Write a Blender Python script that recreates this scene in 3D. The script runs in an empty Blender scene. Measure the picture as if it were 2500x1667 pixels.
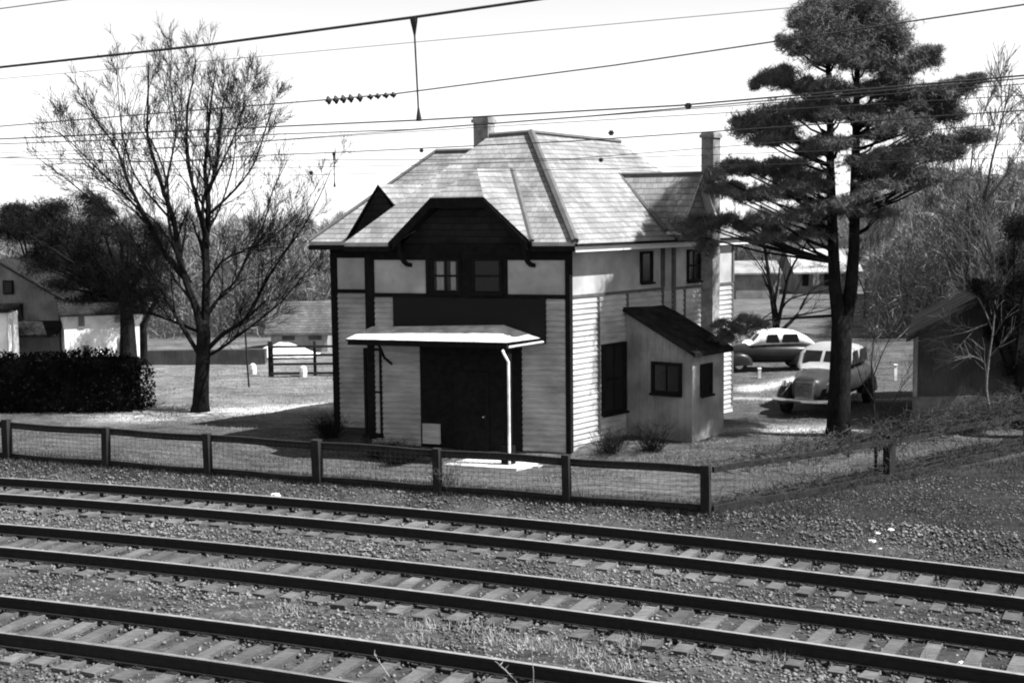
import bpy, math, random
import numpy as np
from mathutils import Vector, Matrix, noise
random.seed(7); rng = np.random.default_rng(7)
S = bpy.context.scene; COL = S.collection
# ---------------------------------------------------------------- camera
FPX, CH, CX, CY = 3200., 6.2, 1250., 833.5
ROLL = 0.0105; PITCH = math.atan((CY-518)/FPX)
_F = np.array([0, math.cos(PITCH), -math.sin(PITCH)]); _R0 = np.array([1., 0, 0]); _U0 = np.cross(_R0, _F)
_R = math.cos(ROLL)*_R0-math.sin(ROLL)*_U0; _U = math.cos(ROLL)*_U0+math.sin(ROLL)*_R0
_C = np.array([0, 0, CH])
cam = bpy.data.objects.new('camera', bpy.data.cameras.new('camera')); COL.objects.link(cam)
cam.matrix_world = Matrix(((_R[0], _U[0], -_F[0], 0), (_R[1], _U[1], -_F[1], 0), (_R[2], _U[2], -_F[2], CH), (0, 0, 0, 1)))
cam.data.sensor_width = 36; cam.data.lens = FPX/2500*36; cam.data.clip_start = .1; cam.data.clip_end = 5000
S.camera = cam
# ---------------------------------------------------------------- light
SUN_EL = math.radians(54); SX, SY = .968, -.25
w = bpy.data.worlds.new('World'); S.world = w; w.use_nodes = True
wn = w.node_tree; bg = wn.nodes['Background']
sky = wn.nodes.new('ShaderNodeTexSky'); sky.sky_type = 'NISHITA'; sky.sun_disc = False
sky.sun_elevation = SUN_EL; sky.sun_rotation = math.atan2(SX, SY); sky.dust_density = .3; sky.air_density = 1.
bw = wn.nodes.new('ShaderNodeRGBToBW'); wn.links.new(sky.outputs[0], bw.inputs[0]); wn.links.new(bw.outputs[0], bg.inputs[0])
bg.inputs[1].default_value = .09
sl = bpy.data.lights.new('sun', 'SUN'); sl.energy = 5; sl.angle = math.radians(.5); sl.color = (1, 1, 1)
so = bpy.data.objects.new('sun', sl); COL.objects.link(so)
sd = Vector((SX*math.cos(SUN_EL), SY*math.cos(SUN_EL), math.sin(SUN_EL))).normalized()
so.rotation_euler = sd.to_track_quat('Z', 'Y').to_euler(); so.location = (30, 10, 40)
S.view_settings.view_transform = 'Standard'; S.view_settings.look = 'None'; S.view_settings.gamma = 1
S.view_settings.use_curve_mapping = False; S.view_settings.exposure = 1.35
S.cycles.filter_width = 2.0
S.cycles.max_bounces = 5
# ---------------------------------------------------------------- survey helpers (real places at real distances)
def ray(x, y): return _F+_R*(x-CX)/FPX-_U*(y-CY)/FPX
def on(x, y, z=0.): d = ray(x, y); return _C+d*(z-CH)/d[2]
def at(x, y, Y): d = ray(x, y); return _C+d*Y/d[1]
O = np.array([1.505, 34.14, 0]); UU = np.array([-.949, .315, 0]); VV = np.array([.6435, .7654, 0])
def st(s, t, z=0.): return tuple(O+UU*s+VV*t+np.array([0, 0, z]))
_A = np.linalg.inv(np.array([[UU[0], VV[0]], [UU[1], VV[1]]]))
def to_st(x, y): return _A[0, 0]*(x-O[0])+_A[0, 1]*(y-O[1]), _A[1, 0]*(x-O[0])+_A[1, 1]*(y-O[1])
def sm(a, b, x): t = np.clip((x-a)/(b-a), 0, 1); return t*t*(3-2*t)
TRACKS = [25.42, 21.25, 16.82]; TS, TC = -.462, -.0062
def ty(k, X): return TRACKS[k]+TS*X+TC*X*X
def hgt(X, Y):
    X = np.asarray(X, float); Y = np.asarray(Y, float)
    s, t = to_st(X, Y)
    front = -.275+0*X
    h = front+.275*sm(-3.7, -2.3, Y-(30.4-.39*X)) # rises from the tracks into the yard
    dip = sm(-3, 0, s)*(1-sm(7, 10, s))*(1-sm(-1.0, .6, t))*sm(-6, -3, t)
    h = h*(1-dip)+(-.42)*dip
    emb = sm(-.3, -3.5, Y-(TRACKS[2]+TS*X+TC*X*X-1.6)); h = h-1.6*emb
    R = np.hypot(X, Y); h = h-np.clip(R-150, 0, 1500)*.035*sm(150, 260, R)
    return h
# ---------------------------------------------------------------- mesh helpers
class MB:
    def __init__(s): s.v = []; s.f = []; s.mi = []; s.uv = []
    def add(s, vs, fs, mi=0, uvs=None):
        o = len(s.v); s.v += [tuple(p) for p in vs]
        for k, f in enumerate(fs):
            s.f.append(tuple(o+i for i in f)); s.mi.append(mi); s.uv.append(uvs[k] if uvs else None)
        return s
    def box(s, x0, x1, y0, y1, z0, z1, T=None, mi=0):
        vs = [(x, y, z) for z in (z0, z1) for y in (y0, y1) for x in (x0, x1)]
        if T: vs = [T(*p) for p in vs]
        return s.add(vs, [(0, 2, 3, 1), (4, 5, 7, 6), (0, 1, 5, 4), (2, 6, 7, 3), (0, 4, 6, 2), (1, 3, 7, 5)], mi)
    def tube(s, pts, rad, n=5, mi=0, cap=True):
        P = [Vector(p) for p in pts]; o = len(s.v); m = len(P)
        if not hasattr(rad, '__len__'): rad = [rad]*m
        up = Vector((.31, .17, 1)).normalized(); 
        for i, p in enumerate(P):
            d = (P[min(i+1, m-1)]-P[max(i-1, 0)])
            d = d.normalized() if d.length > 1e-9 else Vector((0, 0, 1))
            a = d.cross(Vector((.9, .4, .1)) if abs(d.z) > .8 else up).normalized(); b = d.cross(a)
            for k in range(n):
                q = 2*math.pi*k/n; s.v.append(tuple(p+(a*math.cos(q)+b*math.sin(q))*rad[i]))
        for i in range(m-1):
            for k in range(n):
                k2 = (k+1) % n; s.f.append((o+i*n+k, o+i*n+k2, o+(i+1)*n+k2, o+(i+1)*n+k)); s.mi.append(mi); s.uv.append(None)
        if cap:
            s.f.append(tuple(o+k for k in range(n))[::-1]); s.mi.append(mi); s.uv.append(None)
            s.f.append(tuple(o+(m-1)*n+k for k in range(n))); s.mi.append(mi); s.uv.append(None)
        return s
    def slab(s, poly, th, mi=0, mside=None):
        """planar polygon (top face, world pts) extruded downwards by th; UV in metres on the top"""
        P = [Vector(p) for p in poly]; n = len(P); o = len(s.v)
        nor = Vector((0, 0, 0))
        for i in range(n): nor += (P[i]-P[0]).cross(P[(i+1) % n]-P[0])
        nor.normalize()
        if nor.z < 0: P.reverse(); nor = -nor
        hx = Vector((0, 0, 1)).cross(nor); hx = hx.normalized() if hx.length > 1e-4 else Vector((1, 0, 0)); hy = nor.cross(hx)
        s.v += [tuple(p) for p in P]+[tuple(p-Vector((0, 0, th))) for p in P]
        s.f.append(tuple(range(o, o+n))); s.mi.append(mi); s.uv.append([(p.dot(hx), p.dot(hy)) for p in P])
        ms = mi if mside is None else mside
        s.f.append(tuple(range(o+2*n-1, o+n-1, -1))); s.mi.append(ms); s.uv.append(None)
        for i in range(n):
            j = (i+1) % n; s.f.append((o+i, o+n+i, o+n+j, o+j)); s.mi.append(ms); s.uv.append(None)
        return s
    def build(s, name, mats, parent=None, smooth=False):
        me = bpy.data.meshes.new(name)
        off = ORG.get(parent.name, (0, 0, 0)) if parent else (0, 0, 0)
        V = np.array(s.v, float)-np.array(off)
        me.from_pydata(V.tolist(), [], s.f)
        if not isinstance(mats, (list, tuple)): mats = [mats]
        for m in mats: me.materials.append(m)
        me.polygons.foreach_set('material_index', s.mi)
        if any(u is not None for u in s.uv):
            ul = me.uv_layers.new(name='UVMap'); k = 0; flat = []
            for f, u in zip(s.f, s.uv):
                for i in range(len(f)): flat += (u[i] if u is not None else (s.v[f[i]][0], s.v[f[i]][2]))
            ul.data.foreach_set('uv', flat)
        if smooth: me.shade_smooth()
        me.update()
        o = bpy.data.objects.new(name, me); COL.objects.link(o)
        if parent: o.parent = parent; ORG[o.name] = off
        return o
ORG = {}
def tag(o, label=None, cat=None, group=None, kind=None):
    for k, v in (('label', label), ('category', cat), ('group', group), ('kind', kind)):
        if v: o[k] = v
    return o
def thing(name, label, cat, loc=(0, 0, 0), group=None):
    o = bpy.data.objects.new(name, None); COL.objects.link(o); o.location = tuple(float(a) for a in loc)
    o.empty_display_size = .2; ORG[o.name] = tuple(float(a) for a in loc)
    return tag(o, label, cat, group)
def npmesh(name, V, Fa, mat, parent=None, kind=None):
    """V (n,3); Fa (m,k) constant-size faces"""
    off = np.array(ORG.get(parent.name, (0, 0, 0)) if parent else (0, 0, 0)); V = V-off
    me = bpy.data.meshes.new(name); k = Fa.shape[1]
    me.vertices.add(len(V)); me.vertices.foreach_set('co', V.astype(np.float32).ravel())
    me.loops.add(Fa.size); me.loops.foreach_set('vertex_index', Fa.astype(np.int32).ravel())
    me.polygons.add(len(Fa)); me.polygons.foreach_set('loop_start', np.arange(0, Fa.size, k, dtype=np.int32))
    me.update(calc_edges=True); me.materials.append(mat)
    o = bpy.data.objects.new(name, me); COL.objects.link(o)
    if parent: o.parent = parent; ORG[o.name] = tuple(off)
    if kind: o['kind'] = kind
    return o
# ---------------------------------------------------------------- materials (grey: the photograph is black and white)
def mat(name, lo, hi=None, scale=4., rough=.85, detail=6, stretch=(1, 1, 1), bump=0., bscale=None, metal=0., spec=.25, scale2=None, coord='Object'):
    m = bpy.data.materials.new(name); m.use_nodes = True; nt = m.node_tree; b = nt.nodes['Principled BSDF']
    b.inputs['Roughness'].default_value = rough; b.inputs['Metallic'].default_value = metal; b.inputs['Specular IOR Level'].default_value = spec
    hi = lo if hi is None else hi
    tc = nt.nodes.new('ShaderNodeTexCoord'); mp = nt.nodes.new('ShaderNodeMapping'); mp.inputs['Scale'].default_value = stretch
    nt.links.new(tc.outputs[coord], mp.inputs[0])
    no = nt.nodes.new('ShaderNodeTexNoise'); no.inputs['Scale'].default_value = scale; no.inputs['Detail'].default_value = detail; no.inputs['Roughness'].default_value = .65
    nt.links.new(mp.outputs[0], no.inputs['Vector'])
    cr = nt.nodes.new('ShaderNodeMapRange'); cr.inputs[1].default_value = .3; cr.inputs[2].default_value = .7
    cr.inputs[3].default_value = lo; cr.inputs[4].default_value = hi
    nt.links.new(no.outputs[0], cr.inputs[0]); out = cr.outputs[0]
    if scale2:
        n2 = nt.nodes.new('ShaderNodeTexNoise'); n2.inputs['Scale'].default_value = scale2; n2.inputs['Detail'].default_value = 3
        nt.links.new(tc.outputs[coord], n2.inputs['Vector'])
        c2 = nt.nodes.new('ShaderNodeMapRange'); c2.inputs[1].default_value = .35; c2.inputs[2].default_value = .65; c2.inputs[3].default_value = .72; c2.inputs[4].default_value = 1.25
        nt.links.new(n2.outputs[0], c2.inputs[0]); mu = nt.nodes.new('ShaderNodeMath'); mu.operation = 'MULTIPLY'
        nt.links.new(out, mu.inputs[0]); nt.links.new(c2.outputs[0], mu.inputs[1]); out = mu.outputs[0]
    nt.links.new(out, b.inputs['Base Color'])
    if bump:
        n3 = nt.nodes.new('ShaderNodeTexNoise'); n3.inputs['Scale'].default_value = bscale or scale*2; n3.inputs['Detail'].default_value = 5
        nt.links.new(mp.outputs[0], n3.inputs['Vector']); bp = nt.nodes.new('ShaderNodeBump'); bp.inputs['Strength'].default_value = .7; bp.inputs['Distance'].default_value = bump
        nt.links.new(n3.outputs[0], bp.inputs['Height']); nt.links.new(bp.outputs[0], b.inputs['Normal'])
    m['out'] = 0
    return m
def shingle(name, lo, hi, course=.16, width=.14, blotch=.5):
    m = bpy.data.materials.new(name); m.use_nodes = True; nt = m.node_tree; b = nt.nodes['Principled BSDF']; L = nt.links.new
    b.inputs['Roughness'].default_value = .9; b.inputs['Specular IOR Level'].default_value = .2
    uv = nt.nodes.new('ShaderNodeUVMap'); br = nt.nodes.new('ShaderNodeTexBrick')
    br.inputs['Color1'].default_value = (.68, .68, .68, 1); br.inputs['Color2'].default_value = (1, 1, 1, 1); br.inputs['Mortar'].default_value = (.55, .55, .55, 1)
    br.inputs['Scale'].default_value = 1; br.inputs['Brick Width'].default_value = width; br.inputs['Row Height'].default_value = course; br.inputs['Mortar Size'].default_value = .006
    wob = nt.nodes.new('ShaderNodeTexNoise'); wob.inputs['Scale'].default_value = 3; L(uv.outputs[0], wob.inputs['Vector'])
    mx = nt.nodes.new('ShaderNodeVectorMath'); mx.operation = 'MULTIPLY_ADD'; mx.inputs[1].default_value = (.06, .06, 0)
    L(wob.outputs['Color'], mx.inputs[0]); L(uv.outputs[0], mx.inputs[2]); L(mx.outputs[0], br.inputs['Vector'])
    no = nt.nodes.new('ShaderNodeTexNoise'); no.inputs['Scale'].default_value = 1.1; no.inputs['Detail'].default_value = 6; L(uv.outputs[0], no.inputs['Vector'])
    mr = nt.nodes.new('ShaderNodeMapRange'); mr.inputs[1].default_value = .35; mr.inputs[2].default_value = .68; mr.inputs[3].default_value = lo; mr.inputs[4].default_value = hi; L(no.outputs[0], mr.inputs[0])
    mu = nt.nodes.new('ShaderNodeMath'); mu.operation = 'MULTIPLY'; L(br.outputs['Color'], mu.inputs[0]); L(mr.outputs[0], mu.inputs[1])
    # each course is a wedge: height rises towards its lower edge
    sp = nt.nodes.new('ShaderNodeSeparateXYZ'); L(mx.outputs[0], sp.inputs[0])
    dv = nt.nodes.new('ShaderNodeMath'); dv.operation = 'DIVIDE'; dv.inputs[1].default_value = course; L(sp.outputs['Y'], dv.inputs[0])
    fr = nt.nodes.new('ShaderNodeMath'); fr.operation = 'FRACT'; L(dv.outputs[0], fr.inputs[0])
    ln = nt.nodes.new('ShaderNodeMapRange'); ln.inputs[1].default_value = .0; ln.inputs[2].default_value = .3; ln.inputs[3].default_value = .45; ln.inputs[4].default_value = 1.; L(fr.outputs[0], ln.inputs[0])
    m2 = nt.nodes.new('ShaderNodeMath'); m2.operation = 'MULTIPLY'; L(mu.outputs[0], m2.inputs[0]); L(ln.outputs[0], m2.inputs[1]); L(m2.outputs[0], b.inputs['Base Color'])
    inv = nt.nodes.new('ShaderNodeMath'); inv.operation = 'SUBTRACT'; inv.inputs[0].default_value = 1; L(fr.outputs[0], inv.inputs[1])
    ad = nt.nodes.new('ShaderNodeMath'); ad.operation = 'MULTIPLY_ADD'; ad.inputs[1].default_value = .6; L(br.outputs['Color'], ad.inputs[0]); L(inv.outputs[0], ad.inputs[2])
    bp = nt.nodes.new('ShaderNodeBump'); bp.inputs['Strength'].default_value = .8; bp.inputs['Distance'].default_value = .03; L(ad.outputs[0], bp.inputs['Height']); L(bp.outputs[0], b.inputs['Normal'])
    return m
M = {
 'siding': mat('painted_siding', .24, .44, 1.6, stretch=(1, 1, 6), rough=.6, scale2=.7),
 'panel': mat('painted_panel', .28, .38, 2.5, rough=.65, scale2=.8, bump=.004, bscale=40),
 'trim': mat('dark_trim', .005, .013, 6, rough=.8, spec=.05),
 'soffit': mat('soffit_paint', .25, .4, 5),
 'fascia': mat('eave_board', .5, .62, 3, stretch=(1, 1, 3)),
 'roof': shingle('roof_shingles', .175, .31, .2, .17),
 'darkshingle': shingle('gable_shingles', .008, .024, .18, .15),
 'shedroof': mat('tar_roofing', .012, .026, 5, bump=.01, scale2=1.5, spec=.0, rough=1),
 'canopyroof': mat('sheet_metal_roof', .46, .58, 2, rough=.5, scale2=3),
 'brick': mat('chimney_brick', .14, .26, 9, bump=.01, scale2=3),
 'glass': mat('dark_glass', .006, .012, 3, rough=.25, spec=.25),
 'curtain': mat('curtain', .12, .3, 12, stretch=(6, 6, .5)),
 'white': mat('white_paint', .6, .8, 4, scale2=2),
 'concrete': mat('concrete', .45, .6, 4, scale2=2, bump=.006),
 'wallwhite': mat('whitewash_wall', .7, .85, 3, scale2=1),
 'greywall': mat('weathered_boards', .16, .24, 4, stretch=(4, 4, .5), scale2=1.2),
 'darkwall': mat('dark_boards', .035, .065, 5, stretch=(5, 5, .4), scale2=1.2, bump=.01),
 'bark': mat('bark', .006, .02, 6, spec=.02, stretch=(3, 3, .8), bump=.03, rough=.95, scale2=2),
 'barkpale': mat('pale_bark', .07, .14, 8, stretch=(3, 3, .8), bump=.02, rough=.95),
 'needles': mat('pine_needles', .06, .15, 2.5, rough=.9, scale2=.9, spec=.05),
 'evergreen': mat('evergreen_leaves', .005, .02, 1.5, spec=0., rough=.9, scale2=.6),
 'hedge': mat('hedge_leaves', .004, .012, 2, spec=0., rough=.9, scale2=1),
 'vine': mat('vine_tangle', .012, .05, 3, rough=.9),
 'brush': mat('brushwood', .08, .26, .35, rough=.95, scale2=1.3),
 'twigs': mat('bare_twigs', .03, .07, 1, rough=.95),
 'fencewood': mat('fence_wood', .008, .022, 5, stretch=(3, 3, 1), bump=.01, rough=.9, scale2=2),
 'wire': mat('wire', .03, .05, 5, metal=.4, rough=.5),
 'ties': mat('weathered_tie_wood', .05, .14, 7, stretch=(1, 5, 3), bump=.02, rough=.9, scale2=1.2),
 'rail': mat('rusty_rail', .008, .018, 9, rough=.8, bump=.004),
 'railtop': mat('worn_rail_head', .15, .24, 6, rough=.6),
 'stones': mat('ballast_stone', .02, .2, 7.3, rough=.95, detail=2, scale2=.5),
 'straw': mat('dry_straw', .2, .36, 6, rough=.8),
 'drygrass': mat('dry_grass', .06, .2, 1.1, rough=.9, scale2=.4),
 'carpale': mat('pale_car_paint', .22, .3, 2, rough=.3, spec=.5),
 'carmid': mat('mid_grey_car_paint', .02, .035, 2, rough=.35, spec=.12), 'cardark': mat('dark_car_paint', .012, .02, 2, rough=.3, spec=.15),
 'chrome': mat('chrome', .6, .7, 3, rough=.2, metal=.9),
 'rubber': mat('rubber', .012, .02, 9),
 'black': mat('black_iron', .01, .015, 5, rough=.6),
}
# ground sheet: grass, bare lane, cinders near the rails, by world position
def vary(m, lo, hi):
    nt = m.node_tree; b = nt.nodes['Principled BSDF']; src = b.inputs['Base Color'].links[0].from_socket
    oi = nt.nodes.new('ShaderNodeObjectInfo'); r = nt.nodes.new('ShaderNodeMapRange'); r.inputs[3].default_value = lo; r.inputs[4].default_value = hi
    nt.links.new(oi.outputs['Random'], r.inputs[0]); mu = nt.nodes.new('ShaderNodeMath'); mu.operation = 'MULTIPLY'
    nt.links.new(src, mu.inputs[0]); nt.links.new(r.outputs[0], mu.inputs[1]); nt.links.new(mu.outputs[0], b.inputs['Base Color'])
vary(M['ties'], .6, 1.05)
def ground_mat():
    m = bpy.data.materials.new('ground_surface'); m.use_nodes = True; nt = m.node_tree; b = nt.nodes['Principled BSDF']; L = nt.links.new
    b.inputs['Roughness'].default_value = .97; b.inputs['Specular IOR Level'].default_value = .1
    at_ = nt.nodes.new('ShaderNodeAttribute'); at_.attribute_name = 'tone'
    tc = nt.nodes.new('ShaderNodeTexCoord')
    def nz(sc, det, lo, hi, st=(1, 1, 1)):
        mp = nt.nodes.new('ShaderNodeMapping'); mp.inputs['Scale'].default_value = st; L(tc.outputs['Object'], mp.inputs[0])
        n = nt.nodes.new('ShaderNodeTexNoise'); n.inputs['Scale'].default_value = sc; n.inputs['Detail'].default_value = det; n.inputs['Roughness'].default_value = .7; L(mp.outputs[0], n.inputs['Vector'])
        r = nt.nodes.new('ShaderNodeMapRange'); r.inputs[1].default_value = .32; r.inputs[2].default_value = .68; r.inputs[3].default_value = lo; r.inputs[4].default_value = hi; L(n.outputs[0], r.inputs[0]); return r.outputs[0], n.outputs[0]
    a, _ = nz(.35, 5, .6, 1.3, (1, 1.8, 1)); c, h = nz(9, 6, .5, 1.5); e, _ = nz(1.2, 5, .5, 1.4, (1, 2.4, 1))
    def mul(p, q): n = nt.nodes.new('ShaderNodeMath'); n.operation = 'MULTIPLY'; L(p, n.inputs[0]); L(q, n.inputs[1]); return n.outputs[0]
    L(mul(mul(mul(at_.outputs['Fac'], a), c), e), b.inputs['Base Color'])
    bp = nt.nodes.new('ShaderNodeBump'); bp.inputs['Strength'].default_value = .9; bp.inputs['Distance'].default_value = .06; L(h, bp.inputs['Height']); L(bp.outputs[0], b.inputs['Normal'])
    return m
M['ground'] = ground_mat()
# ---------------------------------------------------------------- ground sheet
def axis(a, b, step, far, n):
    mid = np.arange(a, b+step/2, step); g = np.geomspace(1, far, n)
    return np.concatenate([a-g[::-1], mid, b+g])
gx = axis(-30, 26, .4, 1800, 30); gy = axis(6, 70, .4, 2600, 36); gy = gy[gy > -60]
X, Y = np.meshgrid(gx, gy); Z = hgt(X, Y)
Z = Z+.03*np.sin(X*1.7+Y*.9)*np.sin(Y*1.3-X*.6)*(np.hypot(X, Y) < 90)
nx, ny = len(gx), len(gy); V = np.stack([X.ravel(), Y.ravel(), Z.ravel()], 1)
idx = np.arange(nx*ny).reshape(ny, nx); Fq = np.stack([idx[:-1, :-1], idx[:-1, 1:], idx[1:, 1:], idx[1:, :-1]], -1).reshape(-1, 4)
gr = npmesh('ground', V, Fq, M['ground'], kind='structure'); gr.data.shade_smooth()
nrm = Y-(30.4-.39*X)                      # distance beyond the fence line
tone = np.where(nrm < -2.4, .055, .068)
tone = np.where((nrm > -2.4) & (nrm < -1.2), .065, tone)
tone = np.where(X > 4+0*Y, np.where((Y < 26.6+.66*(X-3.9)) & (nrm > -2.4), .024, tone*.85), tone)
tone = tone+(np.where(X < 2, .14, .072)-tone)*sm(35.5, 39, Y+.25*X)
tone = np.where(Y > 62, .10, tone)
def band(cx0, cy0, cx1, cy1, wd):
    d = np.array([cx1-cx0, cy1-cy0]); Ln = np.hypot(*d); d = d/Ln
    tt = np.clip((X-cx0)*d[0]+(Y-cy0)*d[1], 0, Ln); return np.exp(-(((X-cx0-d[0]*tt)**2+(Y-cy0-d[1]*tt)**2)/wd**2))
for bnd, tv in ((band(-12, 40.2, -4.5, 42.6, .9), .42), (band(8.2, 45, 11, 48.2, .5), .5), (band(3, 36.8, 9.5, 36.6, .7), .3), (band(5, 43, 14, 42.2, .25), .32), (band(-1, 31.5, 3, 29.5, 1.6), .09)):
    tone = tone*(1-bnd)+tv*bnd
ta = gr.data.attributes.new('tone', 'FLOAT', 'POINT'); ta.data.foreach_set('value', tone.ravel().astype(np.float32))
# ---------------------------------------------------------------- ballast stones
def stones(name, pts, size, m, flat=.7):
    n = len(pts); base = np.array([[1, 0, 0], [-1, 0, 0], [0, 1, 0], [0, -1, 0], [0, 0, 1], [0, 0, -1.]])
    a = rng.uniform(0, 6.28, n); ca, sa = np.cos(a), np.sin(a)
    Vb = base[None]*(size[:, None, None]*rng.uniform(.55, 1.3, (n, 6, 1))); Vb = Vb+size[:, None, None]*rng.uniform(-.35, .35, (n, 6, 3))
    x = Vb[..., 0]*ca[:, None]-Vb[..., 1]*sa[:, None]; y = Vb[..., 0]*sa[:, None]+Vb[..., 1]*ca[:, None]
    Vb = np.stack([x, y, Vb[..., 2]*flat], -1)+pts[:, None, :]
    fb = np.array([[0, 2, 4], [2, 1, 4], [1, 3, 4], [3, 0, 4], [2, 0, 5], [1, 2, 5], [3, 1, 5], [0, 3, 5]])
    Fb = (fb[None]+np.arange(n)[:, None, None]*6).reshape(-1, 3)
    return npmesh(name, Vb.reshape(-1, 3), Fb, m, kind='stuff')
N = 80000
sy_ = rng.uniform(0, 1, N); px_ = rng.uniform(-1, 1, N)
Yb = 13.2+(sy_**.8)*19; Xb = px_*(.42*Yb+1.2)
Yb = Yb-.462*Xb*(1)-.0062*Xb*Xb-.3; keep = (Yb > 11.5) & (Yb < 30.2-.39*Xb-1.9) & (np.abs(Xb) < .42*Yb+1.5)
Xb, Yb = Xb[keep], Yb[keep]
under = np.zeros(len(Xb), bool)
dens = np.array([noise.noise(Vector((x*.5, y*.5, 0))) for x, y in zip(Xb, Yb)])
inside = np.min([np.abs(Yb-ty(k, Xb)) for k in range(3)], 0) < .72
keep = (rng.uniform(0, 1, len(Xb)) < .75+.6*dens) & ~(inside & (rng.uniform(0, 1, len(Xb)) < .65))
Xb, Yb = Xb[keep], Yb[keep]
zb = hgt(Xb, Yb)+rng.uniform(0, .025, len(Xb))
b_ = stones('ballast', np.stack([Xb, Yb, zb], 1), rng.uniform(.014, .042, len(Xb))*rng.choice([1, 1, 1.35], len(Xb)), M['stones'])
tag(b_, 'grey crushed stone ballast between and beside the three tracks', 'ballast')
# ---------------------------------------------------------------- railway tracks
def tpt(k, X, off, z):
    sl = TS+2*TC*X; n = np.array([-sl, 1.])/math.hypot(sl, 1); return (X+n[0]*off, ty(k, X)+n[1]*off, z)
TLAB = ['farthest railway track, next to the wooden fence', 'middle railway track, between the far and the near one', 'nearest railway track, at the bottom edge of the photo']
PROF = [(-.037, 0), (.037, 0), (.04, -.05), (.014, -.065), (.014, -.175), (.075, -.19), (.075, -.205), (-.075, -.205), (-.075, -.19), (-.014, -.175), (-.014, -.065), (-.04, -.05)]
rtie = random.Random(3)
for k in range(3):
    root = thing('railway_track', TLAB[k], 'railway track', (0, TRACKS[k], -.2), 'parallel railway tracks')
    for side in (1, -1):
        mb = MB(); xs = np.linspace(-60, 45, 84); o = 0; n = len(PROF)
        for X_ in xs:
            for (a, z) in PROF: mb.v.append(tpt(k, X_, side*.77+a, z))
        for i in range(len(xs)-1):
            for j in range(n):
                j2 = (j+1) % n; mb.f.append((i*n+j, i*n+j2, (i+1)*n+j2, (i+1)*n+j)); mb.mi.append(1 if j == 0 else 0); mb.uv.append(None)
        mb.build('rail', [M['rail'], M['railtop']], root)
    # ties
    half = [15, 12.5, 10.5][k]; X_ = -half; 
    while X_ < half:
        sl = TS+2*TC*X_; d = np.array([1, sl])/math.hypot(1, sl); sk = rtie.uniform(-.035, .035); d = np.array([d[0]*math.cos(sk)-d[1]*math.sin(sk), d[0]*math.sin(sk)+d[1]*math.cos(sk)]); nn = np.array([-d[1], d[0]])
        l = 1.28+rtie.uniform(-.08, .08); w_ = .115+rtie.uniform(-.015, .015); top = -.208+rtie.uniform(-.012, .0); so_ = rtie.uniform(-.07, .07)
        c0 = np.array([X_, ty(k, X_)])+nn*so_
        def T(a, b, z): q = c0+d*a+nn*b; return (q[0], q[1], z)
        mb = MB(); segs = 7
        for i in range(segs+1):
            b = -l+2*l*i/segs
            for a in (-w_, w_):
                jj = rtie.uniform(-.012, .012); mb.v.append(T(a+jj, b, top+rtie.uniform(-.008, .004))); mb.v.append(T(a+jj, b, top-.15))
        for i in range(segs):
            o = i*4
            for f in ((o, o+2, o+6, o+4), (o, o+4, o+5, o+1), (o+2, o+3, o+7, o+6)): mb.f.append(f); mb.mi.append(0); mb.uv.append(None)
        for f in ((0, 1, 3, 2), (segs*4, segs*4+2, segs*4+3, segs*4+1)): mb.f.append(f); mb.mi.append(0); mb.uv.append(None)
        for side in (1, -1):   # tie plates and spikes
            cc = side*.77-so_
            mb.box(-.09, .09, cc-.16, cc+.16, top-.02, top+.012, T, 1)
            for q in (-.11, .11): mb.box(-.05, -.025, cc+q-.012, cc+q+.012, top+.01, top+.035, T, 1)
        mb.build('railroad_tie', [M['ties'], M['rail']], root)
        X_ += .545*math.cos(math.atan(abs(sl)))*rtie.uniform(.9, 1.1)
# ---------------------------------------------------------------- the station house
H = thing('station_house', 'two-storey clapboard station house with hipped roof and dark trim beside the tracks', 'house', st(2.8, 4, 0))
def clap(mb, s0, t0, s1, t1, z0, z1, bh=.145, proj=.032, flip=1):
    """clapboards between two plan points; outward normal = left-hand side * flip"""
    a = np.array(st(s0, t0)); b = np.array(st(s1, t1)); d = (b-a)/np.linalg.norm(b-a); nn = np.array([d[1], -d[0], 0])*flip
    z = z0
    while z < z1-1e-6:
        zt = min(z+bh, z1)
        p = [a+nn*proj+[0, 0, z], b+nn*proj+[0, 0, z], b+[0, 0, zt], a+[0, 0, zt], a+[0, 0, z], b+[0, 0, z]]
        mb.add(p, [(0, 1, 2, 3), (4, 5, 1, 0)]); z = zt
def panel(mb, s0, t0, s1, t1, z0, z1, proj=.0, th=.02, flip=1):
    a = np.array(st(s0, t0)); b = np.array(st(s1, t1)); d = (b-a)/np.linalg.norm(b-a); nn = np.array([d[1], -d[0], 0])*flip
    q = [a+nn*proj, b+nn*proj, b-nn*th, a-nn*th]
    vs = [p+[0, 0, z] for z in (z0, z1) for p in q]
    mb.add(vs, [(3, 2, 1, 0), (4, 5, 6, 7), (0, 1, 5, 4), (1, 2, 6, 5), (2, 3, 7, 6), (3, 0, 4, 7)])
ZB, ZM, ZE = -.55, 3.98, 5.36
# plan outline, walked so that the outward side is the right-hand one (flip=+1 gives normal (d1,-d0))
# front runs from s=5.7 (left) to s=0 (right): direction = -u = to the right; outward normal = towards the camera
fm, fp, ft = MB(), MB(), MB()
runs = [(8.1, 1.6, 5.7, 1.6), (5.7, 1.6, 5.7, 0), (5.7, 0, 0, 0), (0, 0, 0, 4.45), (0, 4.45, -.28, 4.45), (-.28, 4.45, -.28, 7.75), (-.28, 7.75, 0, 7.75), (0, 7.75, 0, 8.1), (0, 8.1, 8.1, 8.1), (8.1, 8.1, 8.1, 1.6)]
for r in runs: clap(fm, *r, ZB, ZM); panel(fp, *r, ZM, ZE, proj=.004, th=.05)
fm.build('clapboard_wall', M['siding'], H); fp.build('upper_wall', M['panel'], H)
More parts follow.
